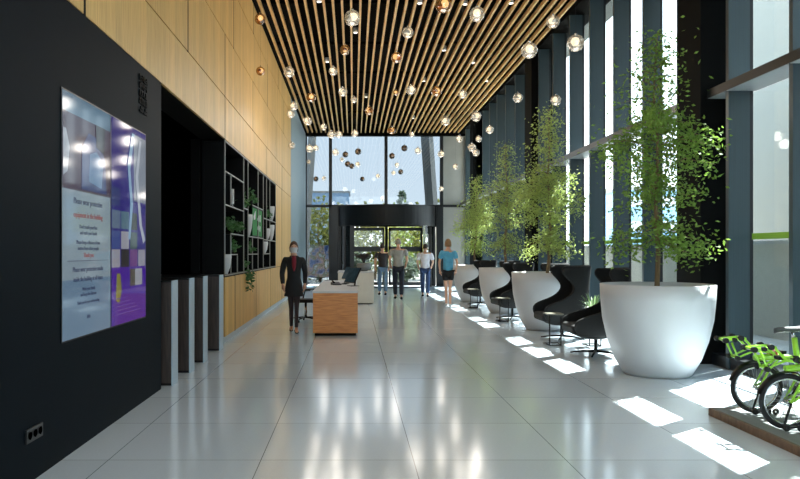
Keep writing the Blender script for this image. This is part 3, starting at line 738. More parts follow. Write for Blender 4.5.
potted_tree(3.79, 17.6, 4.2, 'third tree from the front, tall and feathery in a white planter', 3, 6000, cut=.5, lw=.66)
potted_tree(3.70, 21.6, 3.75, 'farthest tree in a white planter, near the entrance', 4, 6800, cut=.45, lw=.5)

# ================================================================== WING CHAIRS
def wing_chair_proto(back=0.0):
    o = empty('wing_chair', (0,0,0))
    # faces -X; shell grows from seat height to the top, wings come forward high up
    lev = [(.30,-.30,.22),(.36,-.38,.27),(.44,-.42,.30),(.54,-.43,.31),(.62,-.36,.32),(.68,-.16,.325),(.76,-.02,.33),(.86,.05,.335),(.96,.02,.34),(1.05,-.08,.345),(1.13,-.17,.35),(1.20,-.20,.352),(1.26,-.16,.354)]
    nU = 29; vs = []
    for z, xf, xb in lev:
        if z > .53: xf = min(xf+back*min(1, (z-.53)/.08), xb-.16)
        hw = .33 if z < .4 else .37
        if z > 1.0: hw = .37-.03*(z-1.0)/.25
        if z <= .31: hw = .27
        # path: front-left -> back -> front-right
        L1 = max(.02, xb-.2-xf); arcl = PI*hw*.7; tot = 2*L1+arcl
        for i in range(nU):
            sgm = tot*i/(nU-1)
            if sgm < L1: p_ = (xf+sgm, -hw)
            elif sgm > L1+arcl: p_ = (xf+(tot-sgm), hw)
            else:
                ph = -PI/2+PI*(sgm-L1)/arcl; c_ = math.cos(ph); s_ = math.sin(ph)
                p_ = (xb-.2+.2*abs(c_)**.7, hw*(abs(s_)**.75)*(1 if s_ > 0 else -1))
            lean_ = max(0, z-.5)*.10
            vs.append((p_[0]+lean_, p_[1], z+(.02*math.cos(p_[1]*4) if z > 1.2 else 0)))
    fs = []
    for j in range(len(lev)-1):
        for i in range(nU-1): fs.append((j*nU+i, j*nU+i+1, (j+1)*nU+i+1, (j+1)*nU+i))
    me = bpy.data.meshes.new('shell'); me.from_pydata(vs, [], fs); sh_ = bpy.data.objects.new('shell', me); C.objects.link(sh_)
    md = sh_.modifiers.new('s', 'SOLIDIFY'); md.thickness = .055; md.offset = 0
    sb = sh_.modifiers.new('b', 'SUBSURF'); sb.levels = 1; sb.render_levels = 1
    dg = bpy.context.evaluated_depsgraph_get(); nm = bpy.data.meshes.new_from_object(sh_.evaluated_get(dg)); bpy.data.objects.remove(sh_)
    nm.name = 'shell'; nm.materials.append(M_fabric)
    for p_ in nm.polygons: p_.use_smooth = True
    sh_ = bpy.data.objects.new('shell', nm); C.objects.link(sh_); sh_.parent = o
    # underside tray, seat cushion, back cushion
    MB().lathe([(0,.24),(.16,.245),(.26,.28),(.31,.33)], (-.03,0,0), 24).build('underside', M_fabric, o)
    c_ = MB(); c_.box(-.42,.22,-.32,.32,.32,.46); c_.build('seat_cushion', M_fabric, o, .045)
    c_ = MB(); c_.box(.23,.32,-.26,.26,.48,1.16); q = c_.build('back_cushion', M_fabric, o, .03); q.rotation_euler = (0,.08,0)
    MB().tube([(0,0,.05),(0,0,.27)], .026, 12).build('pole', M_blkmetal, o)
    for k in range(4):
        a = PI/4*1.0+k*PI/2+.35; MB().tube([(0,0,.06),(.2*math.cos(a),.2*math.sin(a),.045),(.36*math.cos(a),.36*math.sin(a),.02)], [.02,.016,.012], 8).build('foot', M_blkmetal, o)
    return o
cp = wing_chair_proto(); cp2 = wing_chair_proto(.2)
chairs = [(3.61,12.25,.0,'high-backed black wing chair in full view between two white planters'),
          (3.54,10.35,-.04,'black wing chair partly hidden behind the nearest white planter'),
          (3.58,15.95,.1,'black wing chair half hidden behind the second white planter, seat showing'),
          (4.08,14.95,-.2,'black wing chair just left of the second tree trunk, back turned to the windows'),
          (3.6,20.1,.1,'black wing chair behind the third planter, left of its trunk'),
          (4.05,19.1,-.2,'black wing chair behind the third planter, right of its trunk')]
for i, (x, y, rz, lb) in enumerate(chairs):
    o = cp if i == 0 else cp2 if i == 1 else copy_tree(cp)
    o.location = (x, y, 0); o.rotation_euler = (0,0,rz); tag(o, lb, 'chair', 'black wing chairs along the windows')
# small side tables
def table_proto():
    o = empty('side_table', (0,0,0))
    MB().box(-.13,.13,-.15,.15,.50,.52).build('table_top', mat('table_stone', (120,116,104), .35, noise=.05), o, .004)
    for sx in (-1,1): MB().tube([(sx*.09,-.12,.50),(sx*.09,-.12,.018)], .011, 8).build('leg', M_blkmetal, o)
    MB().tube([(-.09,-.12,.018),(.09,-.12,.018)], .011, 8).build('base_rail', M_blkmetal, o)
    MB().tube([(-.09,-.12,.018),(-.12,.15,.018),(.12,.15,.018),(.09,-.12,.018)], .011, 8).build('base_frame', M_blkmetal, o)
    return o
tp = table_proto()
for i, (x, y, rz, lb) in enumerate([(3.22,11.42,0,'small low side table in front of the full-view wing chair'), (3.22,15.25,0,'small side table at the seat hidden behind the second planter'),
        (3.2,18.9,0,'small side table farthest away, behind the third planter'), (3.82,11.32,0,'small low table carrying the spiky potted plant')]):
    o = tp if i == 0 else copy_tree(tp)
    o.location = (x, y, 0); o.rotation_euler = (0,0,rz); tag(o, lb, 'table', 'small side tables between the wing chairs')
o = empty('spiky_plant', (3.82, 11.32, .52), label='spiky green plant in a low white bowl between the wing chairs', cat='plant')
MB().lathe([(0,0),(.07,0),(.11,.05),(.125,.1),(.115,.1),(.1,.06),(0,.05)], n=24).build('bowl', M_white, o)
f = MB(); rng = random.Random(2)
for i in range(46):
    a = rng.random()*2*PI; L = .2+.14*rng.random(); el = .5+rng.random()*.95; dr_ = Vector((math.cos(a)*math.cos(el), math.sin(a)*math.cos(el), math.sin(el)))
    p0 = Vector((.03*math.cos(a), .03*math.sin(a), .06)); p1 = p0+dr_*L*.6; p2 = p0+dr_*L+Vector((0,0,-.05)); sd = dr_.cross(Vector((0,0,1))).normalized()*.011
    f.add([p0-sd*.6,p0+sd*.6,p1+sd,p1-sd,p2], [(0,1,2,3),(3,2,4)])
f.build('leaves', mat('leaf_spiky', (120,146,96), .5, noise=.25, transl=.3), o)

# ================================================================== BICYCLES ON THE PLINTH
M_plk = mat('plinth_top', (120,124,126), .5, noise=.06)
M_pedge = woodmat('plinth_edge', (122,92,68), (94,68,48), 5, (1,6,2), .5)
o = empty('bicycle_plinth', (3.27, 3.9, 0), label='low platform with brown wooden edge under the green bicycles', cat='platform')
MB().box(.03, 1.36, 0, 2.60, 0, .07).build('deck', M_plk, o); MB().box(0, .03, 0, 2.63, 0, .07).build('edge_board', M_pedge, o); MB().box(.03, 1.36, 2.60, 2.63, 0, .07).build('edge_board', M_pedge, o)
M_spoke = mat('spoke', (150,152,150), .3, metal=.8, noise=.03); M_red = mat('red_lens', (170,40,60), .3, noise=.1)
M_sad = mat('saddle_vinyl', (58,60,62), .4, noise=.08)
def wheel(o, x, z, R=.205):
    t = MB().torus((x,0,z), R-.014, .0175, 'Y', 44, 8).build('tyre', M_rubber, o)
    MB().torus((x,0,z), R-.036, .009, 'Y', 44, 6).build('rim', M_chrome, t)
    h = MB(); h.tube([(x,-.035,z),(x,.035,z)], .018, 10); h.build('hub', M_chrome, t)
    s = MB()
    for k in range(28):
        a = 2*PI*k/28; b = a+(.55 if k % 2 else -.55); yy = .022 if k % 4 < 2 else -.022
        s.tube([(x+.016*math.cos(b),yy,z+.016*math.sin(b)),(x+(R-.04)*math.cos(a),0,z+(R-.04)*math.sin(a))], .0016, 4, caps=False)
    s.build('spokes', M_spoke, t); return t
def bike_proto():
    o = empty('folding_bicycle', (0,0,0)); R = .205
    wheel(o, 0, R); wheel(o, .98, R)
    f_ = MB()
    f_.tube([(-.02,0,.45),(.16,0,.462),(.36,0,.43),(.60,0,.40),(.86,0,.50)], [.024,.03,.03,.03,.026], 12)   # main tube over the wheel
    f_.tube([(.92,0,.62),(.86,0,.36)], .024, 10); f_.tube([(.34,0,.30),(.30,0,.62)], .022, 10)
    f_.build('frame', M_green, o)
    f_ = MB()
    for s in (-1, 1):
        f_ = MB(); f_.tube([(0,s*.045,R),(.16,s*.035,.30),(.34,s*.02,.30)], .010, 8); f_.tube([(0,s*.045,R),(.08,s*.04,.36),(.18,s*.02,.46)], .009, 8)
        f_.build('rear_stay', M_green, o)
        MB().tube([(.98,s*.04,R),(.93,s*.03,.42),(.89,0,.44)], .010, 8).build('fork_blade', M_green, o)
    # mudguard hugging the wheel
    for cx in (0, .98):
        vs = []; n_ = 18
        for i in range(n_+1):
            a = math.radians(15+150*i/n_)
            for yy, rr in ((-.028,R+.012),(0,R+.024),(.028,R+.012)): vs.append((cx+rr*math.cos(a), yy, R+rr*math.sin(a)))
        fs = [(i*3+k, i*3+k+1, i*3+k+4, i*3+k+3) for i in range(n_) for k in (0,1)]
        MB().add(vs, fs, True).build('mudguard', M_blkmetal, o)
    r_ = MB(); 
    for s in (-1, 1): r_.tube([(.12,s*.05,.50),(-.04,s*.06,.52),(-.13,s*.065,.615),(-.27,s*.06,.60)], .0115, 8); r_.tube([(-.04,s*.06,.52),(-.17,s*.05,.46),(-.22,s*.05,.58)], .009, 8)
    r_.tube([(-.27,-.06,.60),(-.27,.06,.60)], .011, 8); r_.tube([(-.12,-.065,.615),(-.12,.065,.615)], .011, 8); r_.tube([(-.17,-.05,.46),(-.17,.05,.46)], .014, 8)
    rk = r_.build('rear_rack', M_green, o)
    for x, z, rr in ((-.28,.60,.022),(-.16,.62,.022),(-.185,.455,.02),(-.21,.605,.018)):
        for s in (-1, 1): MB().tube([(x,s*.062,z),(x,s*.09,z)], rr, 12).build('roller', M_rubber, rk)
    for x, z in ((-.06,.53),(.06,.51),(.20,.50),(.30,.46)): MB().box(x-.02,x+.02,-.04,.04,z-.012,z+.014).build('clamp', M_blkmetal, o, .004)
    MB().box(.10,.15,-.045,.045,.475,.515).build('reflector', M_red, o, .006)
    st_ = MB().tube([(.30,0,.60),(.285,0,.68)], .016, 10).build('seat_post', M_chrome, o)
    vs = []; prof = [(.14,.012,.672),(.18,.02,.684),(.25,.03,.686),(.32,.06,.69),(.38,.085,.70),(.41,.07,.70)]; prof = [(.41-(x_-.14)*-0 if False else x_, w_, z_) for x_, w_, z_ in prof]
    k = 10
    for x_, w_, z_ in prof:
        for j in range(k):
            a = 2*PI*j/k; vs.append((x_, w_*math.cos(a), z_+.5*.045*math.sin(a)))
    fs = [(i*k+j, i*k+(j+1) % k, (i+1)*k+(j+1) % k, (i+1)*k+j) for i in range(len(prof)-1) for j in range(k)]+[tuple(range(k)), tuple(range(6*k-1, 5*k-1, -1))]
    MB().add(vs, fs, True).build('saddle', M_sad, o)
    c_ = MB().lathe([(0,0),(.085,0),(.085,.006),(0,.006)], n=28); cg = c_.build('chainring', M_chrome, o); cg.rotation_euler = (PI/2,0,0); cg.location = (.34,-.04,.30)
    for s, dx, dz in ((-1,-.10,-.14),(1,.10,.14)):
        cr_ = MB().tube([(.34,s*.06,.30),(.34+dx,s*.075,.30+dz)], .011, 8).build('crank', M_blkmetal, o)
        MB().box(.34+dx-.045,.34+dx+.045,s*.075-.0 if s > 0 else s*.165,s*.165 if s > 0 else s*.075,.30+dz-.012,.30+dz+.012).build('pedal', M_rubber, cr_)
    MB().tube([(.06,-.07,.0+.03),(-.02,-.07,.03),(-.06,-.07,.05),(.0,-.05,.2)], .009, 8).build('kickstand', M_blkmetal, o)
    for x in (-.05,.05,.11): MB().torus((x,-.085,.028), .016, .012, 'Y', 14, 6).build('roller_foot', M_rubber, o)
    h_ = MB(); h_.tube([(.92,0,.60),(.95,0,.98)], .017, 10); h_.tube([(.95,-.26,1.0),(.95,-.1,.99),(.95,.1,.99),(.95,.26,1.0)], .012, 8)
    hb = h_.build('handlebar', M_blkmetal, o)
    for s in (-1, 1): MB().tube([(.95,s*.17,.995),(.95,s*.27,1.0)], .017, 10).build('grip', M_rubber, hb)
    return o
bp_ = bike_proto()
for i, (x, y, rz, lb) in enumerate([(3.58,6.3,-.06,'green folding bicycle farthest left on the low platform, by the big white planter'), (3.50,5.72,-.05,'green folding bicycle in the middle, its large front wheel cut by the photo edge'), (3.50,5.02,-.05,'green folding bicycle nearest the camera at the right photo edge')]):
    o = bp_ if i == 0 else copy_tree(bp_)
    o.location = (x, y, .074); o.rotation_euler = (0,0,rz); o.scale = (1.08,1.08,1.08); tag(o, lb, 'bicycle', 'green folding bicycles on the platform')

# ================================================================== PENDANTS
PEN = [(260,19,5.5,1),(260.5,71,4.5,1),(352.3,18,8,0),(345,50,5.2,1),(289,72,5.5,0),(333.3,71,4.5,0),(311,97.4,4.8,1),(343,92,4.5,0),(353.8,99.7,3.4,0),(294,106,4.2,0),(291,114,4,0),
 (307.6,121,4.4,0),(323.7,127,3.5,0),(331.3,134.5,4,0),(338.6,134.2,3.7,0),(354.7,133.3,3.6,0),(369.3,110.8,4.5,1),(396.5,57.6,5.5,1),(407.9,32.5,5.6,0),(396,92.7,3.1,1),(411,89.8,5,0),(391.5,130.4,4,1),(411.7,134.5,2.8,0),
 (443.3,5,8,1),(477,14.3,7.5,0),(553,21.6,6.5,0),(529.2,50.3,8,0),(575.7,43,8.4,0),(436.5,91.2,5.2,1),(462.9,94.4,4.2,0),(445.6,121.3,4.5,0),(476,116.4,5.1,0),(517.8,97.7,4.8,0),(555.8,100.3,5.1,0),(489.8,129.8,4,0),(478.7,139,3.2,0),
 (291.7,145.6,3.5,0),(309.7,148.6,4,0),(316,148,3,0),(308.6,162,2.6,0),(316,179,2.6,2),(324,178.3,2.4,0),(335.6,152.3,3.5,0),(345.4,154.6,3,2),(358.2,151.6,3.2,2),(342,159.5,2.4,0),(347.7,164,2.9,2),(351.8,166.2,2.7,2),(357.8,164.4,2.7,0),(362.3,179,2.4,2),(378,176,2.4,0),
 (404.4,148.2,3.2,2),(392,156,3,2),(418,150.8,3.5,0),(397,165,2.5,0),(400.7,171.9,2.6,2),(393.5,173,2.4,0),(441,154,3.5,0),(459.3,138.8,3.5,0),(471.7,147.4,4,0),(475.9,152.7,3.6,0),(455.6,166.6,3,0),(441.3,188.8,2.6,0)]
M_gdark = glassmat('globe_smoked', (110,96,84), .14, .25, (70,60,52))
M_gold = mat('gold_cup', (176,118,56), .35, metal=.6, noise=.1)
M_cord = mat('cord', (40,38,36), .5)
BULB_W = 2.0
kinds = {0: (M_globe, 'clear'), 1: (M_amber, 'amber'), 2: (M_gdark, 'smoky')}
gm = MB().ball((0,0,0), .09, 24); im = MB().ball((.018,.0,.012), .045, 14); cm = MB().lathe([(.0,.045),(.03,.035),(.046,.0),(.04,-.02)], (-.028,.0,-.005), 14)
protos = {}
for k_, (m_, nm_) in kinds.items():
    g_ = gm.build('glass_globe', m_, None); b_ = im.build('inner_bulb', M_bulb, None); c_ = cm.build('inner_cup', M_gold if k_ == 1 else M_white if k_ == 0 else M_black, None)
    protos[k_] = (g_, b_, c_)
def rel(px, py):
    side = 'left' if px < 330 else 'centre' if px < 420 else 'right'
    return side
used = {}
placed = []
for i, (px, py, rp, kd) in enumerate(PEN):
    Y = min(.09*F/rp, 29.0); P = PX(px, py, Y)
    placed.append(P)
order = sorted(range(len(PEN)), key=lambda i: placed[i].y)
def where(i):
    px, py, rp, kd = PEN[i]
    # nearest neighbour gives a findable relation
    best = min((j for j in range(len(PEN)) if j != i), key=lambda j: (PEN[j][0]-px)**2+(PEN[j][1]-py)**2)
    dx, dy = px-PEN[best][0], py-PEN[best][1]
    r_ = ('right of' if dx > 0 else 'left of') if abs(dx) > abs(dy) else ('below' if dy > 0 else 'above')
    return r_, kinds[PEN[best][3]][1]
def backdrop(px, py):
    if px < 275: return 'against the oak wall'
    if px < 300: return 'at the oak wall edge'
    if py > 140 and px < 330: return 'before the narrow left entrance pane'
    if py > 140 and px < 386: return 'before the left-middle entrance pane'
    if py > 140 and px < 441.5: return 'before the right-middle entrance pane'
    if py > 125 and px < 480 and px > 441: return 'before the grey end wall panel'
    if py > 125: return 'at the slats far end'
    if px > 480 and py > 85: return 'before the dark window fins'
    if px > 565: return 'before the tall bright window strips'
    if py < 30: return 'under the nearest ceiling slats'
    if py < 80: return 'under the middle ceiling slats'
    return 'under the far ceiling slats'
LAB = []
for i, (px, py, rp, kd) in enumerate(PEN):
    r_, nk = where(i); size = 'large' if rp > 6 else 'medium' if rp > 4 else 'small'
    LAB.append('%s %s glass pendant %s' % (size, kinds[kd][1], backdrop(px, py)))
import collections
cnt_ = collections.defaultdict(list)
for i, l in enumerate(LAB): cnt_[l].append(i)
ords = ['', 'second', 'third', 'fourth', 'fifth', 'sixth', 'seventh', 'eighth', 'ninth']
for l, ids in cnt_.items():
    if len(ids) > 1:
        ids.sort(key=lambda i: PEN[i][0])
        for q, i in enumerate(ids):
            pre = 'leftmost' if q == 0 else 'rightmost' if q == len(ids)-1 else ('middle' if len(ids) == 3 else ords[q]+' from left')
            LAB[i] = '%s, %s of %d' % (l, pre, len(ids))
for i, P in enumerate(placed):
    kd = PEN[i][3]; o = empty('pendant_light', P, random.Random(i).random()*6.28, label=LAB[i], cat='pendant light', group='glass ball pendants under the slatted ceiling')
    for src in protos[kd]:
        c_ = src.copy(); C.objects.link(c_); c_.parent = o
    top = 7.15
    MB().tube([(0,0,.085),(0,0,top-P.z)], .0011, 5, caps=False).build('cord', M_cord, o)
    MB().tube([(0,0,.085),(0,0,.11)], .012, 8).build('cap', M_chrome, o)
    if kd != 2 and P.x > -1.5:
        ld = bpy.data.lights.new('bulb_light', 'POINT'); ld.energy = BULB_W; ld.color = (1,.92,.82); ld.shadow_soft_size = .12
        lo = bpy.data.objects.new('bulb_light', ld); C.objects.link(lo); lo.parent = o; lo.location = (0,0,-.24)
for k_ in protos:
    for q in protos[k_]: bpy.data.objects.remove(q)
# small downlights between the slats
SP = [(319.6,4.4),(326.6,64),(418,6),(508,6),(471.6,65),(441.8,52.6),(484.8,83),(426,83),(368.4,98.8),(356.7,35),(461,7),(413,120)]
SPW = 12.0
SP += [(None,(-.8,1.6)),(None,(1.6,1.6)),(None,(3.6,1.6)),(None,(-.8,4.6)),(None,(1.6,4.6)),(None,(3.6,4.6))]  # extra unseen downlights, added to brighten the near wall and floor
for i, (px, py) in enumerate(SP):
    if px is None: x, Y = py
    else: Y = 3727/(252-py); x = (px-VX)*Y/F
    x = -1.985+.1948*(round((x+1.985)/.1948-.5)+.5)
    o = empty('ceiling_downlight', (x, Y, 6.80), label='', cat='downlight', group='small downlights between the ceiling slats')
    MB().lathe([(.05,.0),(.062,.0),(.062,.12),(.0,.12)], n=16).build('housing', M_white, o); MB().lathe([(0,.012),(.05,.012)], n=16).build('lamp_face', M_spot, o)
    MB().tube([(0,0,.12),(0,0,.35)], .008, 6).build('stem', M_black, o)
    ld = bpy.data.lights.new('downlight_beam', 'SPOT'); ld.energy = SPW if px is not None else 42.0; ld.color = (1,.93,.82); ld.spot_size = 2.3; ld.spot_blend = .9; ld.shadow_soft_size = .12
    lo = bpy.data.objects.new('downlight_beam', ld); C.objects.link(lo); lo.parent = o; lo.location = (0,0,-.005)
    o['label'] = 'tiny white downlight between slats, %s' % ['nearest on the left', 'left of centre, second row', 'nearest, right of centre', 'nearest on the far right', 'second row on the right', 'second row right of centre', 'third row on the far right', 'third row right of centre', 'third row at the centre', 'near row at the centre', 'nearest row, middle right', 'farthest right of centre', 'added unseen above the camera, rear row left', 'added unseen above the camera, rear row middle', 'added unseen above the camera, rear row right', 'added unseen above the camera, front row left', 'added unseen above the camera, front row middle', 'added unseen above the camera, front row right'][i]

# ================================================================== PEOPLE
def mirror_y(): pass
def person(x, y, rz, H, label, spec):
    """spec: torso/skirt/trouser colours, stride, arm pose; figure faces local -Y"""
    o = empty('person', (x, y, 0), rz, label=label, cat='person', group='people in the lobby')
    k = H/1.75; fem = spec.get('fem', False); st = spec.get('stride', .0); sw = (.165 if fem else .195)*k; hw_ = (.072 if fem else .09)*k; kin = .62 if fem else .95
    P_ = {}
    def v(n, x_, y_, z_): P_[n] = Vector((x_, y_, z_))
    v('pel', 0,0,.93*k); v('waist', 0,0,1.06*k); v('chest', 0,.0,1.25*k); v('upc', 0,.0,1.39*k); v('neck', 0,0,1.485*k); v('skull', 0,-.01*k,1.56*k); v('head', 0,-.015*k,1.63*k); v('crown', 0,-.005*k,1.69*k)
    lift = spec.get('lift', 0)
    for s, sg in (('L',-1),('R',1)):
        f = sg*st
        v('hip'+s, sg*hw_,0,.88*k); kn = .49*k; v('knee'+s, sg*hw_*kin*1.05, -f*.5-.03*k, kn); v('ank'+s, sg*hw_*kin*.9, -f*1.0+(.05*k if f < 0 else 0), (.09+(lift if f < 0 else 0))*k)
        v('toe'+s, sg*hw_*kin*1.05, P_['ank'+s].y-.15*k, .035*k); v('heel'+s, sg*hw_*kin*.9, P_['ank'+s].y+.04*k, .045*k)
        a = spec.get('arm'+s, (0,0)); fw, bend = a
        v('sh'+s, sg*sw,0,1.42*k); v('elb'+s, sg*(sw+.06*k), .02*k-fw*.18*k, 1.13*k+abs(fw)*.03)
        v('wri'+s, sg*(sw+.05*k-.07*k*bend), P_['elb'+s].y-(.05+.2*bend)*k-fw*.05, P_['elb'+s].z-.25*k+.22*k*bend)
        v('hand'+s, sg*(sw+.045*k-.11*k*bend), P_['wri'+s].y-.03*k-.05*k*bend, P_['wri'+s].z-.07*k+.04*k*bend)
    def chain(name, seq, edges, rad, m): 
        idx = {n_: i for i, n_ in enumerate(seq)}
        return skin(name, [tuple(P_[n_]) for n_ in seq], [(idx[a_], idx[b_]) for a_, b_ in edges], [rad[n_] if isinstance(rad[n_], tuple) else rad[n_] for n_ in seq], m, o)
    seq = ['pel','waist','chest','upc','neck','skull']+[a_+s for s in 'LR' for a_ in ('hip','knee','ank','toe','sh','elb','wri')]
    ed = [('pel','waist'),('waist','chest'),('chest','upc'),('upc','neck'),('neck','skull')]
    for s in 'LR': ed += [('pel','hip'+s),('hip'+s,'knee'+s),('knee'+s,'ank'+s),('ank'+s,'toe'+s),('upc','sh'+s),('sh'+s,'elb'+s),('elb'+s,'wri'+s)]
    b = 1 if not fem else .88
    rad = {'pel':(.13*k*b,.10*k),'waist':(.115*k*b,.09*k),'chest':(.14*k*b,.105*k),'upc':(.095*k*b,.075*k),'neck':.05*k,'skull':.06*k}
    for s in 'LR': rad.update({'hip'+s:.078*k,'knee'+s:.049*k*b,'ank'+s:.032*k,'toe'+s:.032*k,'sh'+s:.045*k*b,'elb'+s:.038*k*b,'wri'+s:.026*k})
    mskin = spec.get('legm', M_skin)
    # one continuous body, then the head merged into the same mesh, hands with five fingers
    body = chain('body', seq, ed, rad, M_skin)
    hd = MB(); hc = P_['head']
    n_ = 20; m2 = 14; vs = []
    for i in range(m2+1):
        a = PI*i/m2; zz = -math.cos(a); rr = math.sin(a)
        jaw = 1-.28*max(0, -zz)**1.5
        for j in range(n_):
            th = 2*PI*j/n_; X_ = math.cos(th)*.076*k*rr*jaw; Y_ = math.sin(th)*.095*k*rr*(jaw if math.sin(th) > 0 else (1-.1*max(0,-zz)))
            if math.sin(th) < -.9 and -.35 < zz < .05: Y_ -= .014*k       # nose ridge
            vs.append((hc.x+X_, hc.y+Y_, hc.z+.118*k*zz))
    fs = [(i*n_+j, i*n_+(j+1) % n_, (i+1)*n_+(j+1) % n_, (i+1)*n_+j) for i in range(m2) for j in range(n_)]
    hd.add(vs, fs, True)
    for sg in (-1, 1): hd.ball((hc.x+sg*.078*k, hc.y+.01*k, hc.z-.005*k), .022*k, 8, (.4,.8,1.2))
    for s, sg in (('L',-1),('R',1)):
        wv, hv = P_['wri'+s], P_['hand'+s]; dv = (hv-wv).normalized()
        side = Vector((0,1,0)).cross(dv).cross(dv)*-1; side = (Vector((0,1,0))-dv*dv.y).normalized()
        palm = wv+dv*.05*k
        hd.tube([wv-dv*.01, wv+dv*.03*k, wv+dv*.08*k], [.024*k,.034*k,.03*k], 8)
        for q in range(4):
            b0 = wv+dv*.08*k+side*(q-1.5)*.018*k; L = (.068,.08,.076,.06)[q]*k; inw = Vector((-sg,0,0))
            hd.tube([b0, b0+dv*L*.5+inw*.004, b0+dv*L*.95+inw*.02*k], [.0095*k,.0085*k,.006*k], 6)
        t0 = wv+dv*.035*k-side*.022*k; hd.tube([t0, t0+dv*.03*k-side*.028*k, t0+dv*.06*k-side*.034*k], [.012*k,.0105*k,.007*k], 6)
    ho = hd.build('head_and_hands', M_skin, None)
    # join head and hands into the body mesh so that the body is one mesh
    bm = bmesh.new(); bm.from_mesh(body.data); bm.from_mesh(ho.data); bm.to_mesh(body.data); bm.free(); bpy.data.objects.remove(ho)
    for p_ in body.data.polygons: p_.use_smooth = True
    # face details
    if spec.get('face', True):
        for sg in (-1, 1): MB().ball((hc.x+sg*.03*k, hc.y-.088*k, hc.z+.012*k), .011*k, 8, (1.2,.5,.7)).build('eye', M_black, o)
        MB().ball((hc.x, hc.y-.089*k, hc.z-.06*k), .02*k, 8, (1.1,.3,.3)).build('mouth', mat('lips', (150,80,76), .5), o)
    # hair cap
    hm = MB(); vs = []; fs = []; n_ = 22; m3 = 9; long_ = spec.get('hair_long', 0)
    for i in range(m3+1):
        a = (PI*.62)*i/m3
        for j in range(n_):
            th = 2*PI*j/n_; front = max(0, -math.sin(th)); aa = a*(1-.45*front)
            rr = math.sin(aa); zz = math.cos(aa); ex_ = 1.10
            vs.append((hc.x+math.cos(th)*.078*k*rr*ex_, hc.y+math.sin(th)*.097*k*rr*ex_, hc.z+.122*k*zz*1.03-(long_*(i/m3)**3*(1-front))))
    for i in range(m3):
        for j in range(n_): fs.append((i*n_+j, (i+1)*n_+j, (i+1)*n_+(j+1) % n_, i*n_+(j+1) % n_))
    hm.add(vs, fs, True); hm.build('hair', spec['hair'], o)
    # clothes
    t_ = ['waist','chest','upc']; g_ = 1.12
    bt = P_.copy(); P_['hem'] = Vector((0,0,spec.get('hem', .90)*k)); P_['nk'] = Vector((0,0,1.475*k))
    for s, sg in (('L',-1),('R',1)):
        cut = spec.get('sleeve', .9)          # share of the forearm covered (negative: stops above the elbow)
        P_['cuff'+s] = P_['elb'+s].lerp(P_['wri'+s], cut) if cut > 0 else P_['elb'+s].lerp(P_['sh'+s], -cut)
    seq = ['chest','waist','hem','upc','nk']; ed = [('chest','waist'),('waist','hem'),('chest','upc'),('upc','nk')]
    rad = {'hem':(.175*k*b,.14*k),'waist':(.155*k*b,.125*k),'chest':(.185*k*b,.14*k),'upc':(.18*k*b,.125*k),'nk':.078*k}
    for s in 'LR':
        seq.append('sh'+s); ed.append(('upc','sh'+s)); rad['sh'+s] = .085*k*b
        if spec.get('sleeve', .9) > 0:
            seq += ['elb'+s,'cuff'+s]; ed += [('sh'+s,'elb'+s),('elb'+s,'cuff'+s)]; rad['elb'+s] = .062*k*b; rad['cuff'+s] = .05*k*b
        else: seq += ['cuff'+s]; ed += [('sh'+s,'cuff'+s)]; rad['cuff'+s] = .07*k*b
    chain('top', seq, ed, rad, spec['top'])
    if 'trouser' in spec:
        tl = spec.get('tlen', 1.0)
        seq = ['pel']; ed = []; rad = {'pel':(.15*k*b,.12*k)}
        for s in 'LR':
            P_['c'+s] = P_['knee'+s].lerp(P_['ank'+s], .92) if tl >= 1 else P_['hip'+s].lerp(P_['knee'+s], tl)
            seq.append('hip'+s); ed.append(('pel','hip'+s)); rad['hip'+s] = .098*k
            if tl >= 1: seq += ['knee'+s,'c'+s]; ed += [('hip'+s,'knee'+s),('knee'+s,'c'+s)]; rad['knee'+s] = .075*k; rad['c'+s] = .062*k
            else: seq += ['c'+s]; ed += [('hip'+s,'c'+s)]; rad['c'+s] = .09*k
        chain('trousers' if tl >= 1 else 'shorts', seq, ed, rad, spec['trouser'])
    if 'skirt' in spec:
        z0 = spec.get('skirt_z', .52)*k; vs = []; n_ = 28; rows = [(1.05,.135,.11),(.95,.165,.13),(.85,.18,.14),(.75,.19,.15),(z0/k,.20,.16)]
        for z_, rx, ry in rows:
            for j in range(n_):
                th = 2*PI*j/n_; wv = 1+.03*math.sin(th*5)*(1.05-z_); vs.append((rx*k*wv*math.cos(th)*b*1.06, ry*k*wv*math.sin(th), z_*k))
        fs = [(i*n_+j, (i+1)*n_+j, (i+1)*n_+(j+1) % n_, i*n_+(j+1) % n_) for i in range(len(rows)-1) for j in range(n_)]
        MB().add(vs, fs, True).build('skirt', spec['skirt'], o)
    if 'tights' in spec:
        for s in 'LR':
            chain('stocking', ['hip'+s,'knee'+s,'ank'+s], [('hip'+s,'knee'+s),('knee'+s,'ank'+s)], {'hip'+s:.084*k,'knee'+s:.055*k*b,'ank'+s:.036*k}, spec['tights'])
    for s in 'LR':
        P_['h2'+s] = P_['heel'+s]+Vector((0,0,0)); a_ = P_['toe'+s]
        chain('shoe', ['ank'+s,'h2'+s,'toe'+s], [('ank'+s,'h2'+s),('h2'+s,'toe'+s)], {'ank'+s:.042*k,'h2'+s:(.038*k,.04*k),'toe'+s:(.04*k,.028*k)}, spec.get('shoe', M_black))
    if 'scarf' in spec:
        m_ = MB(); m_.tube([(0,-.075*k,1.46*k),(0,-.115*k,1.38*k),(0,-.125*k,1.27*k),(.0,-.118*k,1.18*k)], [.038*k,.045*k,.036*k,.012*k], 8); m_.build('red_blouse_front', spec['scarf'], o)
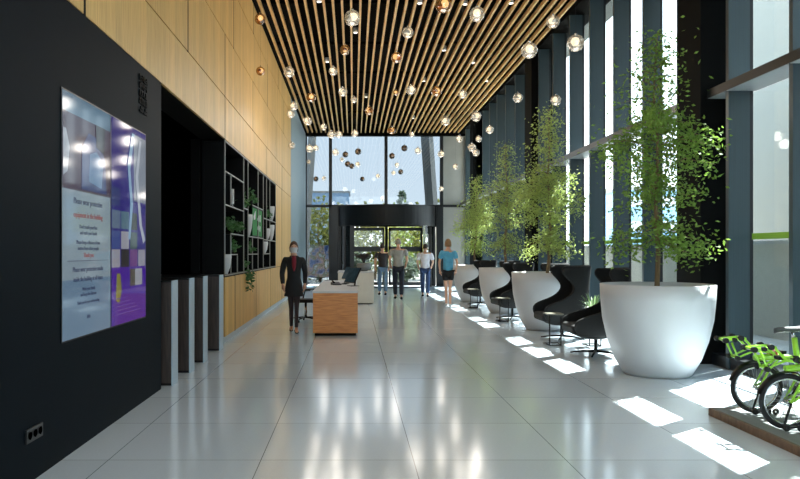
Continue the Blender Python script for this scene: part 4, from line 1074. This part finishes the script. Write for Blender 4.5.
    if spec.get('mask'):
        vs = []; nn = 9
        for i in range(5):
            for j in range(nn):
                th = math.radians(-90-62+124*j/(nn-1)); z_ = hc.z-.1*k+.1*k*i/4; rr = .083*k*(1-.12*(4-i)/4*1.2)
                bul = .012*k*math.cos(math.radians(-62+124*j/(nn-1))); vs.append((hc.x+rr*math.cos(th), hc.y+(rr+.02*k+bul)*math.sin(th), z_))
        fs = [(i*nn+j, i*nn+j+1, (i+1)*nn+j+1, (i+1)*nn+j) for i in range(4) for j in range(nn-1)]
        MB().add(vs, fs, True).build('face_mask', M_white, o)
    return o
cl = lambda nm_, c_: mat(nm_, c_, .85, noise=.12, nscale=12, bump=.15)
H_br = cl('hair_brown', (86,58,40)); H_dk = cl('hair_dark', (40,32,28)); H_gr = cl('hair_grey', (140,134,128)); H_bl = cl('hair_sandy', (128,98,68))
K_blk = cl('cloth_black', (20,20,23)); K_nav = cl('cloth_navy', (28,34,48)); K_grey = cl('cloth_grey', (150,150,146)); K_lt = cl('cloth_pale', (206,208,220)); K_jean = cl('denim', (44,66,104))
K_lj = cl('denim_light', (96,122,148)); K_blue = cl('cloth_blue', (82,156,190)); K_red = cl('cloth_red', (120,26,44)); K_tight = cl('tights', (48,36,38)); K_ch = cl('cloth_charcoal', (46,42,44))
person(-1.10, 13.2, .12, 1.70, 'woman in black skirt suit, red blouse and white face mask, walking towards the camera',
    dict(fem=True, stride=.17, hair=H_br, hair_long=.035, top=K_blk, skirt=K_blk, skirt_z=.70, tights=K_tight, scarf=K_red, mask=True, sleeve=.92, armL=(.2,.1), armR=(-.3,.1), hem=.86))
person(1.43, 22.4, PI, 1.93, 'tall man in grey shirt and dark trousers, back turned, walking to the door',
    dict(stride=.12, hair=H_gr, top=K_grey, trouser=K_nav, sleeve=-.35, armL=(.3,.35), armR=(-.2,.4), hem=.84))
person(1.02, 24.6, PI+.15, 1.80, 'person in a dark top and light jeans, left of the man in grey',
    dict(stride=.10, hair=H_dk, top=K_ch, trouser=K_lj, sleeve=-.35, armL=(.2,.1), armR=(-.2,.1)))
person(2.40, 23.6, PI-.1, 1.78, 'person in white shirt and blue jeans, back turned, right of the man in grey',
    dict(stride=.08, hair=H_dk, top=K_lt, trouser=K_jean, sleeve=-.2, armL=(.2,.5), armR=(-.1,.4), hem=.86))
person(2.60, 19.4, PI-.05, 1.86, 'woman in blue top and black shorts, back turned, near the farthest planter',
    dict(fem=True, stride=.10, hair=H_bl, hair_long=.04, top=K_blue, trouser=K_blk, tlen=.55, sleeve=-.3, armL=(-.2,.2), armR=(.2,.2), hem=.90, shoe=M_white))
